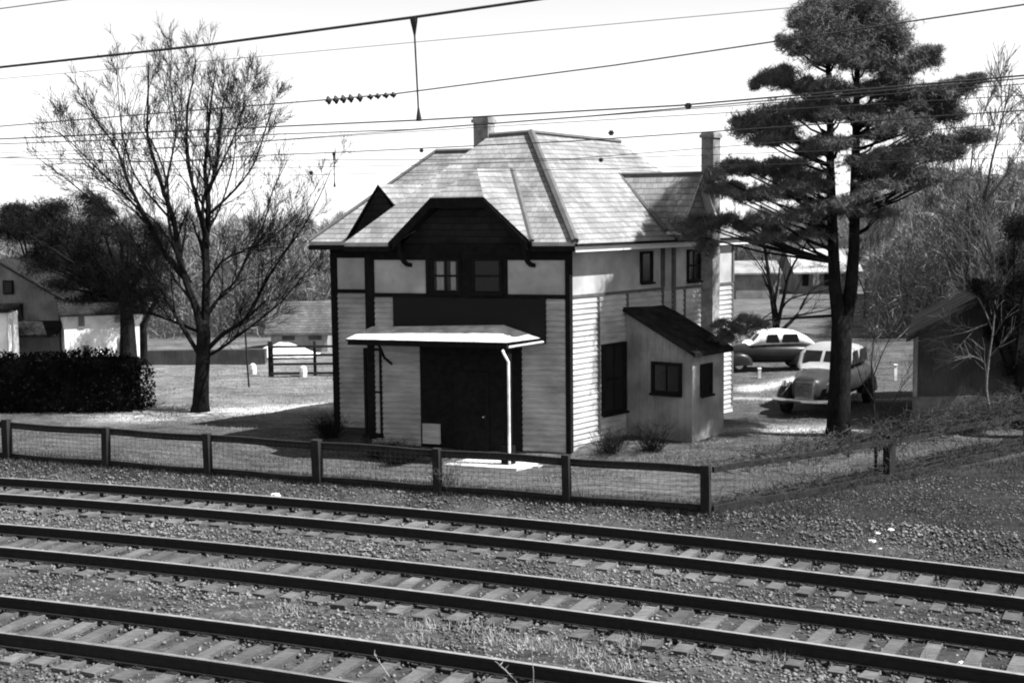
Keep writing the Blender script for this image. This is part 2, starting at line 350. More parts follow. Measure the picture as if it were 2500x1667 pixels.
# dark half-timber trim
def post(mb, s, t, z0, z1, w=.1, o=.035): mb.box(s-w, s+w, t-w, t+w, z0, z1, st) if False else mb.box(s-w, s+w, t-o, t+w, z0, z1, st)
post(ft, 8.06, 1.6, ZB, ZE, .1); post(ft, 5.66, 0, ZM-1.2, ZE, .13, .05); post(ft, 5.66, 0, 0.0, ZM-1.2, .1, .05)
ft.box(-.045, .085, -.045, .08, ZB, ZE, st)
for (s0, s1, t) in ((5.8, 8.0, 1.6), (.085, 5.55, 0)): ft.box(s0, s1, t-.05, t+.02, ZM-.05, ZM+.06, st); ft.box(s0, s1, t-.05, t+.02, ZE-.42, ZE, st)  # upper board made deep so its dark paint carries the eave shade too
ft.build('front_trim', M['trim'], H)
rt_ = MB()   # right-hand side trim, thinner and lighter
rt_.box(-.035, .02, .08, 4.4, ZM-.04, ZM+.04, st); rt_.box(-.315, -.26, 4.55, 7.7, ZM-.04, ZM+.04, st)
for t in (1.25, 2.6, 4.35): rt_.box(-.035, .02, t-.05, t+.05, .2, ZM-.05, st)
rt_.box(-.04, .02, 4.28, 4.46, ZM+.05, ZE, st); rt_.box(-.32, -.24, 4.42, 4.52, ZB, ZE, st)
for t in (5.0, 6.35, 7.7): rt_.box(-.315, -.26, t-.05, t+.05, .2, ZM-.05, st)
rt_.box(-.32, -.26, 7.66, 7.76, ZM+.05, ZE, st)
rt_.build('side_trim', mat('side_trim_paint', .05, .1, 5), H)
# dentils under the side belt
# dark board panel over the canopy
bp_ = MB(); bp_.box(.62, 4.95, -.07, -.01, 2.75, ZM-.055, st); bp_.build('board_panel', M['darkshingle'], H)
# ---- windows
def window(s0, s1, z0, z1, t=0., cols=2, curtain=None, fw=.07, meet=True, side=False, name='window', F=None):
    """on a front-facing wall (t const) or on a right-facing wall (side=True: s0,s1 are t values and t is s)"""
    F = F or st
    def T(a, o, z): return F(t-o, a, z) if side else F(a, t-o, z)
    mb = MB(); 
    def bx(m, a0, a1, o0, o1, z0_, z1_):
        vs = [(a, o, z) for z in (z0_, z1_) for o in (o0, o1) for a in (a0, a1)]
        m.add([T(*p) for p in vs], [(0, 2, 3, 1), (4, 5, 7, 6), (0, 1, 5, 4), (2, 6, 7, 3), (0, 4, 6, 2), (1, 3, 7, 5)])
    bx(mb, s0-fw, s0, .0, .06, z0-fw, z1+fw); bx(mb, s1, s1+fw, 0, .06, z0-fw, z1+fw)
    bx(mb, s0, s1, 0, .06, z1, z1+fw); bx(mb, s0-fw-.03, s1+fw+.03, 0.061, .11, z0-fw-.04, z0-fw+.02); bx(mb, s0, s1, 0, .06, z0-fw, z0)
    if meet: bx(mb, s0, s1, .02, .045, (z0+z1)/2-.025, (z0+z1)/2+.025)
    for c in range(1, cols): a = s0+(s1-s0)*c/cols; bx(mb, a-.018, a+.018, .021, .04, z0, z1)
    f = mb.build(name, M['trim'], H)
    g = MB(); bx(g, s0, s1, .006, .018, z0, z1); g.build('pane', M['glass'], f)
    if curtain:
        for (a0, a1) in curtain:
            c = MB(); n = 14
            for i in range(n+1):
                a = a0+(a1-a0)*i/n; o = .0195+.0015*math.sin(i*2.1)
                c.v += [T(a, o, z0+.02), T(a, o, z1-.02)]
            for i in range(n): c.f.append((2*i, 2*i+2, 2*i+3, 2*i+1)); c.mi.append(0); c.uv.append(None)
            c.build('curtain', M['curtain'], f)
    return f
# upper pair in the dark bay under the gable
sb = MB(); sb.box(1.68, 3.98, -.06, -.006, ZM+.062, 5.2, st); sb.build('window_surround', M['trim'], H)
window(3.02, 3.72, 4.12, 4.92, -.062, 2, [(3.44, 3.64), (3.1, 3.24)])
window(1.85, 2.55, 4.12, 4.92, -.062, 1)
# shade of the door recess, painted as a flat dark panel; flanking windows
dr = MB(); dr.box(1.3, 4.2, -.05, -.001, -.4, 2.75, st); dr.build('porch_shade_panel', M['trim'], H)
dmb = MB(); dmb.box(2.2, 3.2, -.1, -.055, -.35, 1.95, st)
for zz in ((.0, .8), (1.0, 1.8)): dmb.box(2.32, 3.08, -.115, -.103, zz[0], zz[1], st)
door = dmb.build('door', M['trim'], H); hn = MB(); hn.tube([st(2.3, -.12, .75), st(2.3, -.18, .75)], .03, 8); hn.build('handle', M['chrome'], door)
window(5.42, 5.82, .15, 2.45, .02, 1)
bl = MB(); bl.box(3.62, 4.1, -.13, -.06, -.05, .5, st); bl.build('base_board', M['siding'], H)
# right side: tall dark window, small upper windows, bay windows
window(1.42, 2.38, .75, 2.55, -.033, 2, side=True)
window(3.3, 3.75, 4.25, 5.0, 0., 1, side=True, meet=False)
window(5.2, 5.75, 4.2, 5.0, -.28, 2, side=True, curtain=[(5.22, 5.3)])
# ---- roof (all slopes 12 cm thick)
rf = MB(); E = -.45; ZR = 5.42
def pt(s, t, z): return st(s, t, z)
A_ = (3., 3., 8.42); G_ = (4.24, 3., 8.36); B_ = (3., 7.35, 8.3)
e1 = (E, E, ZR); e2 = (6.05, E, ZR)
vl = (4.72, E, ZR); vr = (.72, E, ZR); va = (2.72, 1.75, 7.33)
rf.slab([pt(*e1), pt(*vr), pt(*va), pt(*vl), pt(*e2), pt(*G_), pt(*A_)], .1, 0, 1)
rf.slab([pt(*e1), pt(*A_), pt(*B_), pt(E, 8.55, ZR)], .1, 0, 1)                       # right slope
rf.slab([pt(*e2), pt(*G_), pt(6.05, 5.2, 5.42)], .1, 0, 1)                     # left slope of the main block
w1 = (8.47, 1.15, ZR); wL = (6.66, 4.05, 8.0)
rf.slab([pt(*w1), pt(6.0, 1.15, ZR), pt(4.4, 4.05, 8.0), pt(*wL)], .1, 0, 1)          # wing front slope
rf.slab([pt(*w1), pt(*wL), pt(6.66, 5.6, 8.0), pt(8.47, 8.55, ZR)], .1, 0, 1)         # wing left slope
rf.slab([pt(E, 8.55, ZR), pt(*B_), pt(6.66, 5.6, 8.0), pt(8.47, 8.55, ZR)], .1, 0, 1)
rf.slab([pt(4.24, 3.05, 8.34), pt(4.4, 4.1, 7.98), pt(6.66, 4.1, 7.98), pt(6.66, 5.6, 7.98), pt(*B_), pt(3, 3.05, 8.4)], .1, 0, 1)
ROOF = rf.build('roof', [M['roof'], M['soffit']], H)
cp = MB()
def cap(p, q, r=.07): 
    p = Vector(pt(*p)); q = Vector(pt(*q)); cp.tube([p+Vector((0, 0, .02)), q+Vector((0, 0, .02))], r, 6)
cap(e1, A_, .11); cap(A_, B_); cap(A_, G_); cap(wL, (4.4, 4.05, 8.0)); cap(w1, wL, .06); cap(vr, va, .085); cap((1.75, 5.15, 7.24), (-.3, 4.05, 5.62), .08); cap((1.75, 5.15, 7.24), (-.72, 5.15, 7.24), .05); 
cp.build('ridge_cap', mat('ridge_cap_tin', .07, .11, 4), ROOF)
# eaves: fascia (white, catches the sun on the right) and soffits
fa = MB()
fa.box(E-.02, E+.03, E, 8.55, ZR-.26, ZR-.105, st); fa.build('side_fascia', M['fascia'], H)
for bx_ in ((E, vr[0], E-.02, E+.03), (vl[0], 6.05, E-.02, E+.03), (6.02, 8.47, 1.13, 1.18), (8.44, 8.49, 1.18, 8.5)):
    fd = MB(); fd.box(*bx_, ZR-.24, ZR-.105, st); fd.build('fascia_board', M['trim'], H)
gut = MB(); gut.box(E-.09, E-.022, E-.05, 8.5, ZR-.115, ZR-.045, st); gut.build('gutter', M['trim'], H)
sf = MB(); sf.box(E+.03, 0, E+.03, 8.5, ZR-.2, ZR-.17, st); sf.box(0, .9, E+.03, 0, ZR-.2, ZR-.17, st); sf.box(4.55, 6.03, E+.03, 0, ZR-.2, ZR-.17, st); sf.box(5.75, 8.44, 1.18, 1.6, ZR-.2, ZR-.17, st); sf.build('soffit', M['trim'], H)
# ---- front gable with clipped peak
gmb = MB(); pk = (2.72, .3, 7.36)
cl, crr = (3.5, -.48, 6.6), (2.0, -.48, 6.6)
gL0, gR0 = (4.74, -.48, 5.42), (.7, -.48, 5.42)
fl, frr = (4.42, -.48, 5.74), (.95, -.48, 5.6)
gmb.slab([pt(*pk), pt(*cl), pt(*crr)], .08, 0, 1)
gmb.slab([pt(*pk), pt(2.72, 1.85, 7.36), pt(.7, -.44, 5.40), pt(*gR0), pt(*crr)], .1, 0, 1)
gmb.slab([pt(*pk), pt(*cl), pt(*gL0), pt(4.74, -.44, 5.40), pt(2.72, 1.85, 7.36)], .1, 0, 1)
G1 = gmb.build('gable_roof', [M['roof'], M['trim']], H)
gw = MB(); prof = [(.72, 4.98), (4.72, 4.98), (4.72, 5.34), (3.42, 6.5), (2.02, 6.5), (.72, 5.34)]
vs = [pt(s, -.005, z) for s, z in prof]+[pt(s, -.1 + .14, z) for s, z in prof]; n = len(prof)
gw.add(vs, [tuple(range(n))]+[(i, i+n, (i+1) % n+n, (i+1) % n) for i in range(n)], 0, [[(-s, z) for s, z in prof]]+[None]*n)
GW = gw.build('gable_wall', M['darkshingle'], H)
bb = MB()
def board(p, q, hgt_=.2, th=.05, t=-.5):
    (s0, z0), (s1, z1) = p, q
    bb.add([pt(s0, t, z0), pt(s1, t, z1), pt(s1, t, z1-hgt_), pt(s0, t, z0-hgt_), pt(s0, t+th, z0), pt(s1, t+th, z1), pt(s1, t+th, z1-hgt_), pt(s0, t+th, z0-hgt_)], [(0, 1, 2, 3), (7, 6, 5, 4), (0, 4, 5, 1), (3, 2, 6, 7), (0, 3, 7, 4), (1, 5, 6, 2)])
board((3.5, 6.53), (2.0, 6.53)); board((4.62, 5.42), (3.5, 6.53)); board((2.0, 6.53), (.82, 5.42))
for s in (.95, 4.45):   # curved brackets under the gable feet
    for i in range(5):
        a0, a1 = i/5*math.pi/2, (i+1)/5*math.pi/2
        bb.add([pt(s-.05, -.45*math.sin(a)-.01, 4.75+.6*(1-math.cos(a))) for a in (a0, a1)]+[pt(s+.05, -.45*math.sin(a)-.01, 4.75+.6*(1-math.cos(a))) for a in (a1, a0)]+[pt(s-.05, -.45*math.sin(a)-.01, 4.85+.6*(1-math.cos(a))) for a in (a0, a1)]+[pt(s+.05, -.45*math.sin(a)-.01, 4.85+.6*(1-math.cos(a))) for a in (a1, a0)], [(0, 1, 2, 3), (7, 6, 5, 4), (0, 4, 5, 1), (2, 6, 7, 3)])
bb.build('bargeboard', M['trim'], G1)
# ---- small gable over the wing
g2 = MB(); a2 = (6.32, 1.2, 7.02)
g2.slab([pt(*a2), pt(6.32, 3.0, 7.02), pt(4.95, 1.5, 5.42), pt(4.95, 1.2, 5.42)], .08, 0, 1)
g2.slab([pt(*a2), pt(7.4, 1.2, 5.42), pt(7.4, 1.5, 5.42), pt(6.32, 3.0, 7.02)], .08, 0, 1)
G2 = g2.build('wing_gable_roof', [M['roof'], M['trim']], H)
g3 = MB(); pr3 = [(5.3, 5.3), (7.33, 5.3), (6.32, 6.95)]; g3.add([pt(s, 1.24, z) for s, z in pr3]+[pt(s, 1.55, z) for s, z in pr3], [(0, 1, 2), (0, 3, 4, 1), (1, 4, 5, 2), (2, 5, 3, 0)], 0, [[(-s, z) for s, z in pr3], None, None, None]); g3.build('wing_gable_wall', M['darkshingle'], G2)
# ---- side gable over the bay
g4 = MB(); a4 = (-.72, 5.15, 7.24)
g4.slab([pt(*a4), pt(1.75, 5.15, 7.24), pt(-.3, 4.05, 5.6), pt(-.72, 4.05, 5.6)], .08, 0, 1)
g4.slab([pt(*a4), pt(-.72, 6.25, 5.6), pt(-.3, 6.25, 5.6), pt(1.75, 5.15, 7.24)], .08, 0, 1)
G4 = g4.build('side_gable_roof', [M['roof'], M['fascia']], H)
g5 = MB(); pr5 = [(4.2, 5.35), (6.1, 5.35), (5.15, 7.1)]; g5.add([pt(-.55, t, z) for t, z in pr5]+[pt(-.2, t, z) for t, z in pr5], [(0, 1, 2), (0, 3, 4, 1), (1, 4, 5, 2), (2, 5, 3, 0)], 0, [[(t, z) for t, z in pr5], None, None, None]); g5.build('side_gable_wall', shingle('side_gable_shingles', .1, .25, .18, .15), G4)
# ---- chimneys
def chimney(s0, s1, t0, t1, z0, z1, shoulder=None):
    c = MB(); c.box(s0, s1, t0, t1, z0, z1-.16, st); c.box(s0-.04, s1+.04, t0-.04, t1+.04, z1-.16, z1-.06, st); c.box(s0-.01, s1+.01, t0-.01, t1+.01, z1-.06, z1, st)
    o = c.build('chimney', M['brick'], H); k = MB(); k.box(s0+.12, s1-.12, t0+.12, t1-.12, z1+.002, z1+.03, st); k.build('flue', M['black'], o)
chimney(4.42, 4.86, 3.2, 3.5, 7.6, 8.92); chimney(-.64, -.29, 5.9, 6.3, -.2, 8.45)
# ---- lean-to shed on the right wall
sh = MB()
def quad(mb, ps, uv=None): mb.add(ps, [tuple(range(len(ps)))], 0)
S0, T0, T1 = -2.23, 1.87, 3.5; K = .30   # the lean-to stands skew to the wall
def sk(s, t, z): return pt(s, t+(s-S0)*K, z)
quad(sh, [sk(-.02, T0, ZB), sk(S0, T0, ZB), sk(S0, T0, 2.35), sk(-.02, T0, 3.45)])
quad(sh, [sk(S0, T0, ZB), sk(S0, T1, ZB), sk(S0, T1, 2.35), sk(S0, T0, 2.35)])
quad(sh, [sk(-.02, T1, ZB), sk(S0, T1, ZB), sk(S0, T1, 2.35), sk(-.02, T1, 3.45)])
SH = sh.build('lean_to', mat('lean_to_boards', .17, .24, 5, stretch=(5, 5, .5), scale2=1.4, bump=.008), H)
sr = MB(); sr.slab([sk(0.0, T0-.15, 3.58), sk(0.0, T1+.4, 3.5), sk(-2.42, T1+.2, 2.42), sk(-2.42, T0-.15, 2.42)], .12); sr.build('lean_to_roof', M['shedroof'], SH)
bt = MB()
for i in range(1, 9): 
    s = -.25*i; bt.box(s-.012, s+.012, T0-.012, T0+.01, ZB, 3.42+s*.5, sk)
bt.box(S0-.02, S0+.05, T0-.02, T0+.06, ZB, 2.33, sk)
bt.build('batten', SH.data.materials[0], SH)
f = window(-1.82, -1.0, 1.32, 2.02, T0-.013, 2, fw=.09, meet=False, F=sk); f.parent = SH
window_s = window(2.3, 2.75, 1.25, 2.0, S0, 1, side=True, fw=.06, meet=False); window_s.parent = SH
# ---- canopy over the door
ca = MB(); zf = 2.86
ca.slab([pt(5.55, -1.1, zf), pt(5.6, -.02, 3.12), pt(3.0, -.02, 3.24), pt(1.8, -.02, 3.24), pt(1.0, -1.1, zf)], .05, 0, 1)
ca.slab([pt(1.0, -1.1, zf), pt(1.8, -.02, 3.24), pt(.72, -.02, 2.9)], .05, 0, 1)
CA = ca.build('canopy', [M['canopyroof'], M['trim']], H)
cf = MB(); cf.box(1.0, 5.5, -1.09, -1.02, zf-.16, zf-.055, st); cf.box(1.08, 5.4, -1.0, -.05, zf-.13, zf-.09, st)
cf.box(5.42, 5.5, -1.0, -.02, zf-.16, zf-.06, st); cf.build('canopy_frame', M['trim'], CA)
ce = MB(); ce.tube([pt(.93, -1.1, zf-.12), pt(.66, -.02, zf-.06)], .035, 5); ce.build('canopy_edge', M['canopyroof'], CA)
cb = MB()
for s in (5.05,): # knee brace
    cb.tube([pt(s, -.03, 2.1), pt(s, -.3, 2.3), pt(s, -.5, 2.66)], .04, 5)
cb.build('knee_brace', M['trim'], CA)
po = MB(); po.box(.98, 1.12, -1.06, -.92, .15, zf-.16, st); P1 = po.build('canopy_post', M['trim'], CA)
ds = MB(); ds.tube([pt(1.1, -1.11, zf-.2), pt(1.02, -1.13, zf-.33), pt(.93, -1.12, zf-.5), pt(.93, -1.12, -.38)], .036, 7); ds.build('downspout', M['white'], CA)
pb = MB(); pb.box(.93, 1.17, -1.11, -.87, -.45, .15, st); pb.build('post_base', M['trim'], P1)
# ---- stoop, a thing of its own: a concrete slab lying on the ground
sp_ = MB(); sp_.box(.45, 2.5, -1.55, -.35, -.44, -.33, st); sp_.box(.3, 1.0, -.9, -.3, -.46, -.37, st)
tag(sp_.build('stoop_slab', M['concrete']), 'flat pale concrete stoop slab under the downspout of the station canopy', 'stoop')
# ---------------------------------------------------------------- wooden fence with wire mesh
def gz(x, y): return float(hgt(x, y))
def fence(name, label, pts, posts, top_w, bot, group=None):
    r = thing(name, label, 'fence', (*pts[0], gz(*pts[0])), group)
    for i, (x, y) in enumerate(posts):
        g = gz(x, y); m = MB(); w_ = .08+.02*rtie.random(); h_ = 1.02+rtie.uniform(-.03, .04); lx = rtie.uniform(-.03, .03)
        d = np.array(pts[1])-np.array(pts[0]); d = d/np.hypot(*d); nn = np.array([-d[1], d[0]])
        def T(a, b, z): k = (z-g)/h_; return (x+d[0]*(a+lx*k)+nn[0]*b, y+d[1]*(a+lx*k)+nn[1]*b, z)
        m.box(-w_, w_, -w_, w_, g-.3, g+h_, T); m.build('post', M['fencewood'], r)
    def railing(nm, z0, z1, o0, o1):
        m = MB(); pp = []
        for a, b in zip(pts[:-1], pts[1:]):
            L = math.hypot(b[0]-a[0], b[1]-a[1]); n = max(2, int(L/.5))
            for i in range(n): pp.append((a[0]+(b[0]-a[0])*i/n, a[1]+(b[1]-a[1])*i/n))
        pp.append(pts[-1])
        for i, (x, y) in enumerate(pp):
            a = pp[max(i-1, 0)]; b = pp[min(i+1, len(pp)-1)]; d = np.array([b[0]-a[0], b[1]-a[1]]); d /= np.hypot(*d); nn = np.array([-d[1], d[0]])
            g = gz(x, y)+.015*math.sin(i*.9)
            for (o, z) in ((o0, z0), (o1, z0), (o1, z1), (o0, z1)): m.v.append((x+nn[0]*o, y+nn[1]*o, g+z))
        for i in range(len(pp)-1):
            for j in range(4): j2 = (j+1) % 4; m.f.append((i*4+j, i*4+j2, (i+1)*4+j2, (i+1)*4+j)); m.mi.append(0); m.uv.append(None)
        for q in ((3, 2, 1, 0), tuple(len(m.v)-4+j for j in range(4))): m.f.append(q); m.mi.append(0); m.uv.append(None)
        m.build(nm, M['fencewood'], r); return pp
    pp = railing('top_rail', .95-top_w, .97, -.11, -.035)
    if bot: railing('bottom_rail', 0.0, .16, -.11, -.045)
    m = MB()
    for k in range(8):
        z = .12+.75*k/7; m.tube([(x, y, gz(x, y)+z) for x, y in pp], .0035, 3, cap=False)
    for a, b in zip(pp[:-1], pp[1:]):
        for q in range(4):
            x = a[0]+(b[0]-a[0])*q/4; y = a[1]+(b[1]-a[1])*q/4; g = gz(x, y); m.tube([(x, y, g+.1), (x, y, g+.9)], .003, 3, cap=False)
    m.build('wire_mesh', M['wire'], r); return r
def line(a, b, k): return (a[0]+(b[0]-a[0])*k, a[1]+(b[1]-a[1])*k)
c0 = (3.95, 26.45); fdir = np.array([-.93, .372]); fp_ = [(c0[0]+fdir[0]*d, c0[1]+fdir[1]*d) for d in (0, 3.02, 6.05, 9.1, 12.1, 15.1, 18.2, 21.3)]
fence('wire_fence', 'dark wooden rail fence with wire mesh running along the far track', [fp_[0], fp_[-1]], fp_, .14, True)
s0_ = (4.05, 26.52); s1_ = (8.6, 29.55); s2_ = (13.3, 33.3); s3_ = (18.5, 38)
fence('wire_fence', 'dark wire fence going back to the right from the corner post beside the tracks', [s0_, s1_, s2_, s3_], [s1_, line(s1_, s2_, .98), s3_], .1, True)
# ---------------------------------------------------------------- vegetation generators
def leaves(name, m, centers, radii, count, size, parent=None, kind=None, shell=.35, squash=None, seed=1):
    g = np.random.default_rng(seed); C_ = np.array(centers, float); Rr = np.array(radii, float)
    vol = (Rr[:, 0]*Rr[:, 1]*Rr[:, 2])**(2/3); idx = g.choice(len(C_), count, p=vol/vol.sum())
    d = g.normal(size=(count, 3))*.52; r = np.ones(count)
    P = C_[idx]+d*Rr[idx]*r[:, None]
    a = g.normal(size=(count, 3)); a /= np.linalg.norm(a, axis=1)[:, None]; b = np.cross(a, g.normal(size=(count, 3))); b /= np.linalg.norm(b, axis=1)[:, None]
    sz = g.uniform(.5, 1.3, count)[:, None]*size
    a = a*sz*1.5; b = b*sz*.13
    V = np.stack([P-a, P+b*.9, P+a, P-b*.9], 1).reshape(-1, 3); Fq = np.arange(count*4).reshape(-1, 4)
    return npmesh(name, V, Fq, m, parent, kind)
class Tree:
    def __init__(s, seed): s.mb = MB(); s.r = random.Random(seed); s.tw = MB()
    def rv(s): return Vector((s.r.gauss(0, 1), s.r.gauss(0, 1), s.r.gauss(0, 1)))
    def grow(s, p, d, L, rad, lev, spread=.5, up=.15, n=5, minr=.004, sub=None):
        pts = [p]; rr = [rad]; q = p.copy(); dd = d.normalized()
        for i in range(n):
            dd = (dd+s.rv()*.055+Vector((0, 0, up*.12))).normalized(); q = q+dd*L/n; pts.append(q); rr.append(max(minr, rad*(1-.72*(i+1)/n)))
        (s.mb if lev > 0 else s.tw).tube([tuple(a) for a in pts], rr, 5 if rad > .04 else 3, cap=False)
        if lev <= 0: return
        k = s.r.randint(5, 7) if sub is None else sub
        for j in range(k):
            f = s.r.uniform(.22, 1.0); i = min(n-1, int(f*n)); b = pts[i].lerp(pts[i+1], f*n-i) if f < 1 else pts[-1]
            t = (pts[i+1]-pts[i]).normalized(); side = s.rv(); side = (side-t*side.dot(t)).normalized()
            nd = (t*(1-spread*.3)+side*spread+Vector((0, 0, up*.6))).normalized()
            s.grow(b, nd, L*s.r.uniform(.42, .72), max(minr, rr[i]*.5), lev-1, spread, up, max(3, n-1), minr)
    def limb(s, pts, r0, r1, lev, kids, L, spread=.55, up=.3, minr=.004, frac=.25, tipcut=.35):
        P = [Vector(p) for p in pts]; m = len(P)
        # smooth polyline
        Q = []
        for i in range(m-1):
            p0, p1, p2, p3 = P[max(i-1, 0)], P[i], P[i+1], P[min(i+2, m-1)]
            for t in (0, .33, .67):
                Q.append(.5*((2*p1)+(p2-p0)*t+(2*p0-5*p1+4*p2-p3)*t*t+(3*p1-p0-3*p2+p3)*t**3))
        Q.append(P[-1]); n = len(Q); rr = [r0+(r1-r0)*(i/(n-1))**.8 for i in range(n)]
        s.mb.tube([tuple(a) for a in Q], rr, 7 if r0 > .06 else 5, cap=False)
        for j in range(kids):
            f = frac+(1-frac)*(j+s.r.random())/kids; i = min(n-2, int(f*(n-1))); t = (Q[i+1]-Q[i]).normalized(); side = s.rv(); side = (side-t*side.dot(t)).normalized()
            nd = (t*.75+side*spread+Vector((0, 0, up))).normalized()
            s.grow(Q[i], nd, L*s.r.uniform(.6, 1.1)*(1-tipcut*f), max(minr, rr[i]*.5), lev, spread, up*.6, 5, minr)
# ---------------------------------------------------------------- the big bare tree on the left
TY = 41.2; T1_ = Tree(11)
def P3(l, y0, y1): n = len(l)-1; return [tuple(at(x, y, y0+(y1-y0)*(i/n)**1.3)) for i, (x, y) in enumerate(l)]
bt_ = thing('bare_tree', 'tall leafless spreading tree standing alone in the yard left of the station house', 'tree', tuple(at(492, 1008, TY)))
trunk = MB()
tp = P3([(488, 1015), (490, 985), (492, 930), (496, 870), (497, 820), (497, 780)], TY, TY)
trunk.tube(tp, [.36, .27, .235, .225, .22, .17], 12)
trunk.build('trunk', M['bark'], bt_, True)
LIMBS = [
 ([(496, 850), (482, 765), (455, 690), (435, 620), (425, 540), (400, 470), (374, 385), (360, 330), (361, 260), (363, 150)], .15, .02, -1.2),
 ([(498, 850), (503, 700), (502, 600), (508, 530), (507, 470), (500, 420), (506, 350), (515, 250), (528, 170)], .16, .02, .6),
 ([(507, 475), (530, 400), (535, 330), (545, 250), (562, 180)], .07, .012, 1.6),
 ([(503, 590), (484, 510), (465, 430), (456, 380), (458, 270), (470, 200), (478, 140)], .08, .012, -1.0),
 ([(452, 682), (405, 626), (371, 558), (350, 525), (310, 440), (288, 370), (255, 320), (228, 285), (190, 210)], .085, .01, -2.2),
 ([(350, 525), (300, 470), (235, 410), (165, 340), (120, 310)], .045, .008, -2.6),
 ([(488, 868), (440, 790), (405, 726), (371, 672), (318, 584), (260, 520), (165, 440), (90, 385)], .08, .01, -1.6),
 ([(490, 812), (440, 792), (371, 766), (315, 745), (250, 700)], .06, .01, 1.5),
 ([(500, 860), (545, 815), (597, 780), (640, 705), (662, 665), (700, 610), (738, 557), (780, 480), (808, 415)], .085, .01, -1.0),
 ([(502, 872), (540, 850), (574, 825), (631, 783), (690, 733), (757, 653), (800, 600)], .06, .008, -2.2),
 ([(505, 770), (540, 720), (574, 688), (610, 610), (643, 550), (665, 470), (705, 385)], .075, .01, 1.6),
 ([(504, 700), (540, 640), (600, 610), (655, 588), (715, 540)], .05, .008, -1.8),
 ([(509, 525), (575, 462), (620, 400), (650, 310), (672, 230)], .055, .009, .9),
 ([(425, 545), (385, 500), (330, 430), (300, 330), (290, 240), (285, 160)], .05, .009, 1.8),
 ([(400, 470), (420, 380), (430, 300), (415, 200), (420, 130)], .045, .009, 1.9),
 ([(508, 470), (560, 360), (590, 280), (600, 200)], .045, .009, -1.9),
 ([(480, 760), (440, 640), (395, 560), (330, 500), (250, 455), (180, 440)], .045, .009, 2.3),
 ([(510, 560), (540, 500), (570, 400), (580, 300), (620, 200)], .04, .008, 2.6)]
for pts, r0, r1, dy in LIMBS: T1_.limb(P3(pts, TY, TY+dy), r0*1.0, r1, 2, 15, 1.9, .5, .28, .005, .15, .55)
for pts, r0, r1, dy in LIMBS:
    q = P3(pts, TY, TY+dy)
    if len(q) > 4: T1_.limb([tuple(np.array(p)+np.array([.12*math.sin(i*2.1+r0*90), .35*math.cos(i*1.3+r0*50), .06*i])) for i, p in enumerate(q[2:])], r0*.4, .006, 2, 5, 1.4, .55, .28, .005, .1, .5)
T1_.mb.build('limbs', M['bark'], bt_); T1_.tw.build('twigs', M['bark'], bt_)
# ---------------------------------------------------------------- pine
PY = 35.6
pn = thing('pine_tree', 'tall twin-stemmed pine with layered needle boughs standing behind the side fence', 'tree', tuple(at(2048, 1066, PY)))
tr = MB()
tr.tube(P3([(2046, 1075), (2047, 1040), (2050, 940), (2054, 840), (2056, 770)], PY, PY), [.4, .325, .29, .28, .27], 14)
tr.tube(P3([(2050, 850), (2048, 780), (2038, 700), (2034, 600), (2030, 500), (2027, 400), (2026, 250), (2020, 150), (2015, 70)], PY, PY-.5), [.2, .2, .17, .15, .13, .11, .08, .06, .03], 9)
tr.tube(P3([(2058, 850), (2064, 780), (2078, 700), (2085, 600), (2087, 450), (2090, 330), (2092, 200), (2095, 100), (2090, 15)], PY, PY+.5), [.2, .21, .18, .15, .13, .11, .08, .06, .03], 9)
tr.tube(P3([(2092, 335), (2115, 315), (2150, 290)], PY+.5, PY), [.05, .04, .03], 6)
tr.build('trunk', M['bark'], pn, True)
CL = [(2060,20,60,32),(2120,30,50,38),(1995,45,45,28),(2170,75,42,38),(2050,80,80,32),(1975,100,45,22),(2110,100,70,36),(2190,105,32,28),(2040,130,75,26),(2120,150,60,24),(2085,5,60,18),(1960,60,22,16),(1930,105,22,10),
(2200,165,50,18),(2245,140,32,13),(2275,128,22,7),(2180,182,40,15),(1905,190,42,17),(1862,200,20,9),(1930,210,35,11),(2010,210,48,14),(2150,215,58,15),(2090,222,55,11),(2290,225,58,17),(2345,210,36,12),(2378,196,22,7),(2250,252,66,28),(2308,272,34,26),(2200,250,48,17),
(1930,272,58,20),(1870,300,58,28),(1822,312,32,20),(1990,258,48,20),(2050,268,58,22),(2120,278,58,17),(1870,345,40,7),(1900,336,48,9),(2010,352,46,18),(2210,300,48,20),(2240,322,28,12),(2150,330,38,9),(2330,342,56,9),(2372,330,28,9),(2250,360,56,18),(2200,386,56,20),(2300,376,42,14),(2110,396,56,16),(2160,422,56,11),(2050,350,36,9),(1988,372,28,11),
(1790,405,28,12),(1832,412,46,12),(1900,402,56,9),(1752,430,22,12),(1775,462,46,11),(1830,476,56,13),(1950,432,64,18),(1910,462,56,15),(1990,452,38,20),(1700,545,56,15),(1765,540,66,14),(1832,548,76,13),(1900,535,76,15),(1962,520,66,17),(2022,500,56,20),(1690,568,38,11),(2150,452,56,12),(2222,442,56,12),(2300,432,70,13),(2100,480,40,14),(2140,520,50,10),(1960,575,60,9),(1870,580,60,7),
(1800,802,40,11),(1770,822,24,12),(1850,790,36,10),(1735,430,12,8),(1720,600,20,16)]
g0_ = random.Random(8)
for (x, y, rx, ry) in list(CL[:78]):
    for q in range(2): CL.append((x+g0_.uniform(-1.15, 1.15)*rx, y+g0_.uniform(-.9, .9)*ry, rx*g0_.uniform(.3, .5), ry*g0_.uniform(.3, .5)))
gN = np.random.default_rng(5); VV_ = []; boughs = MB()
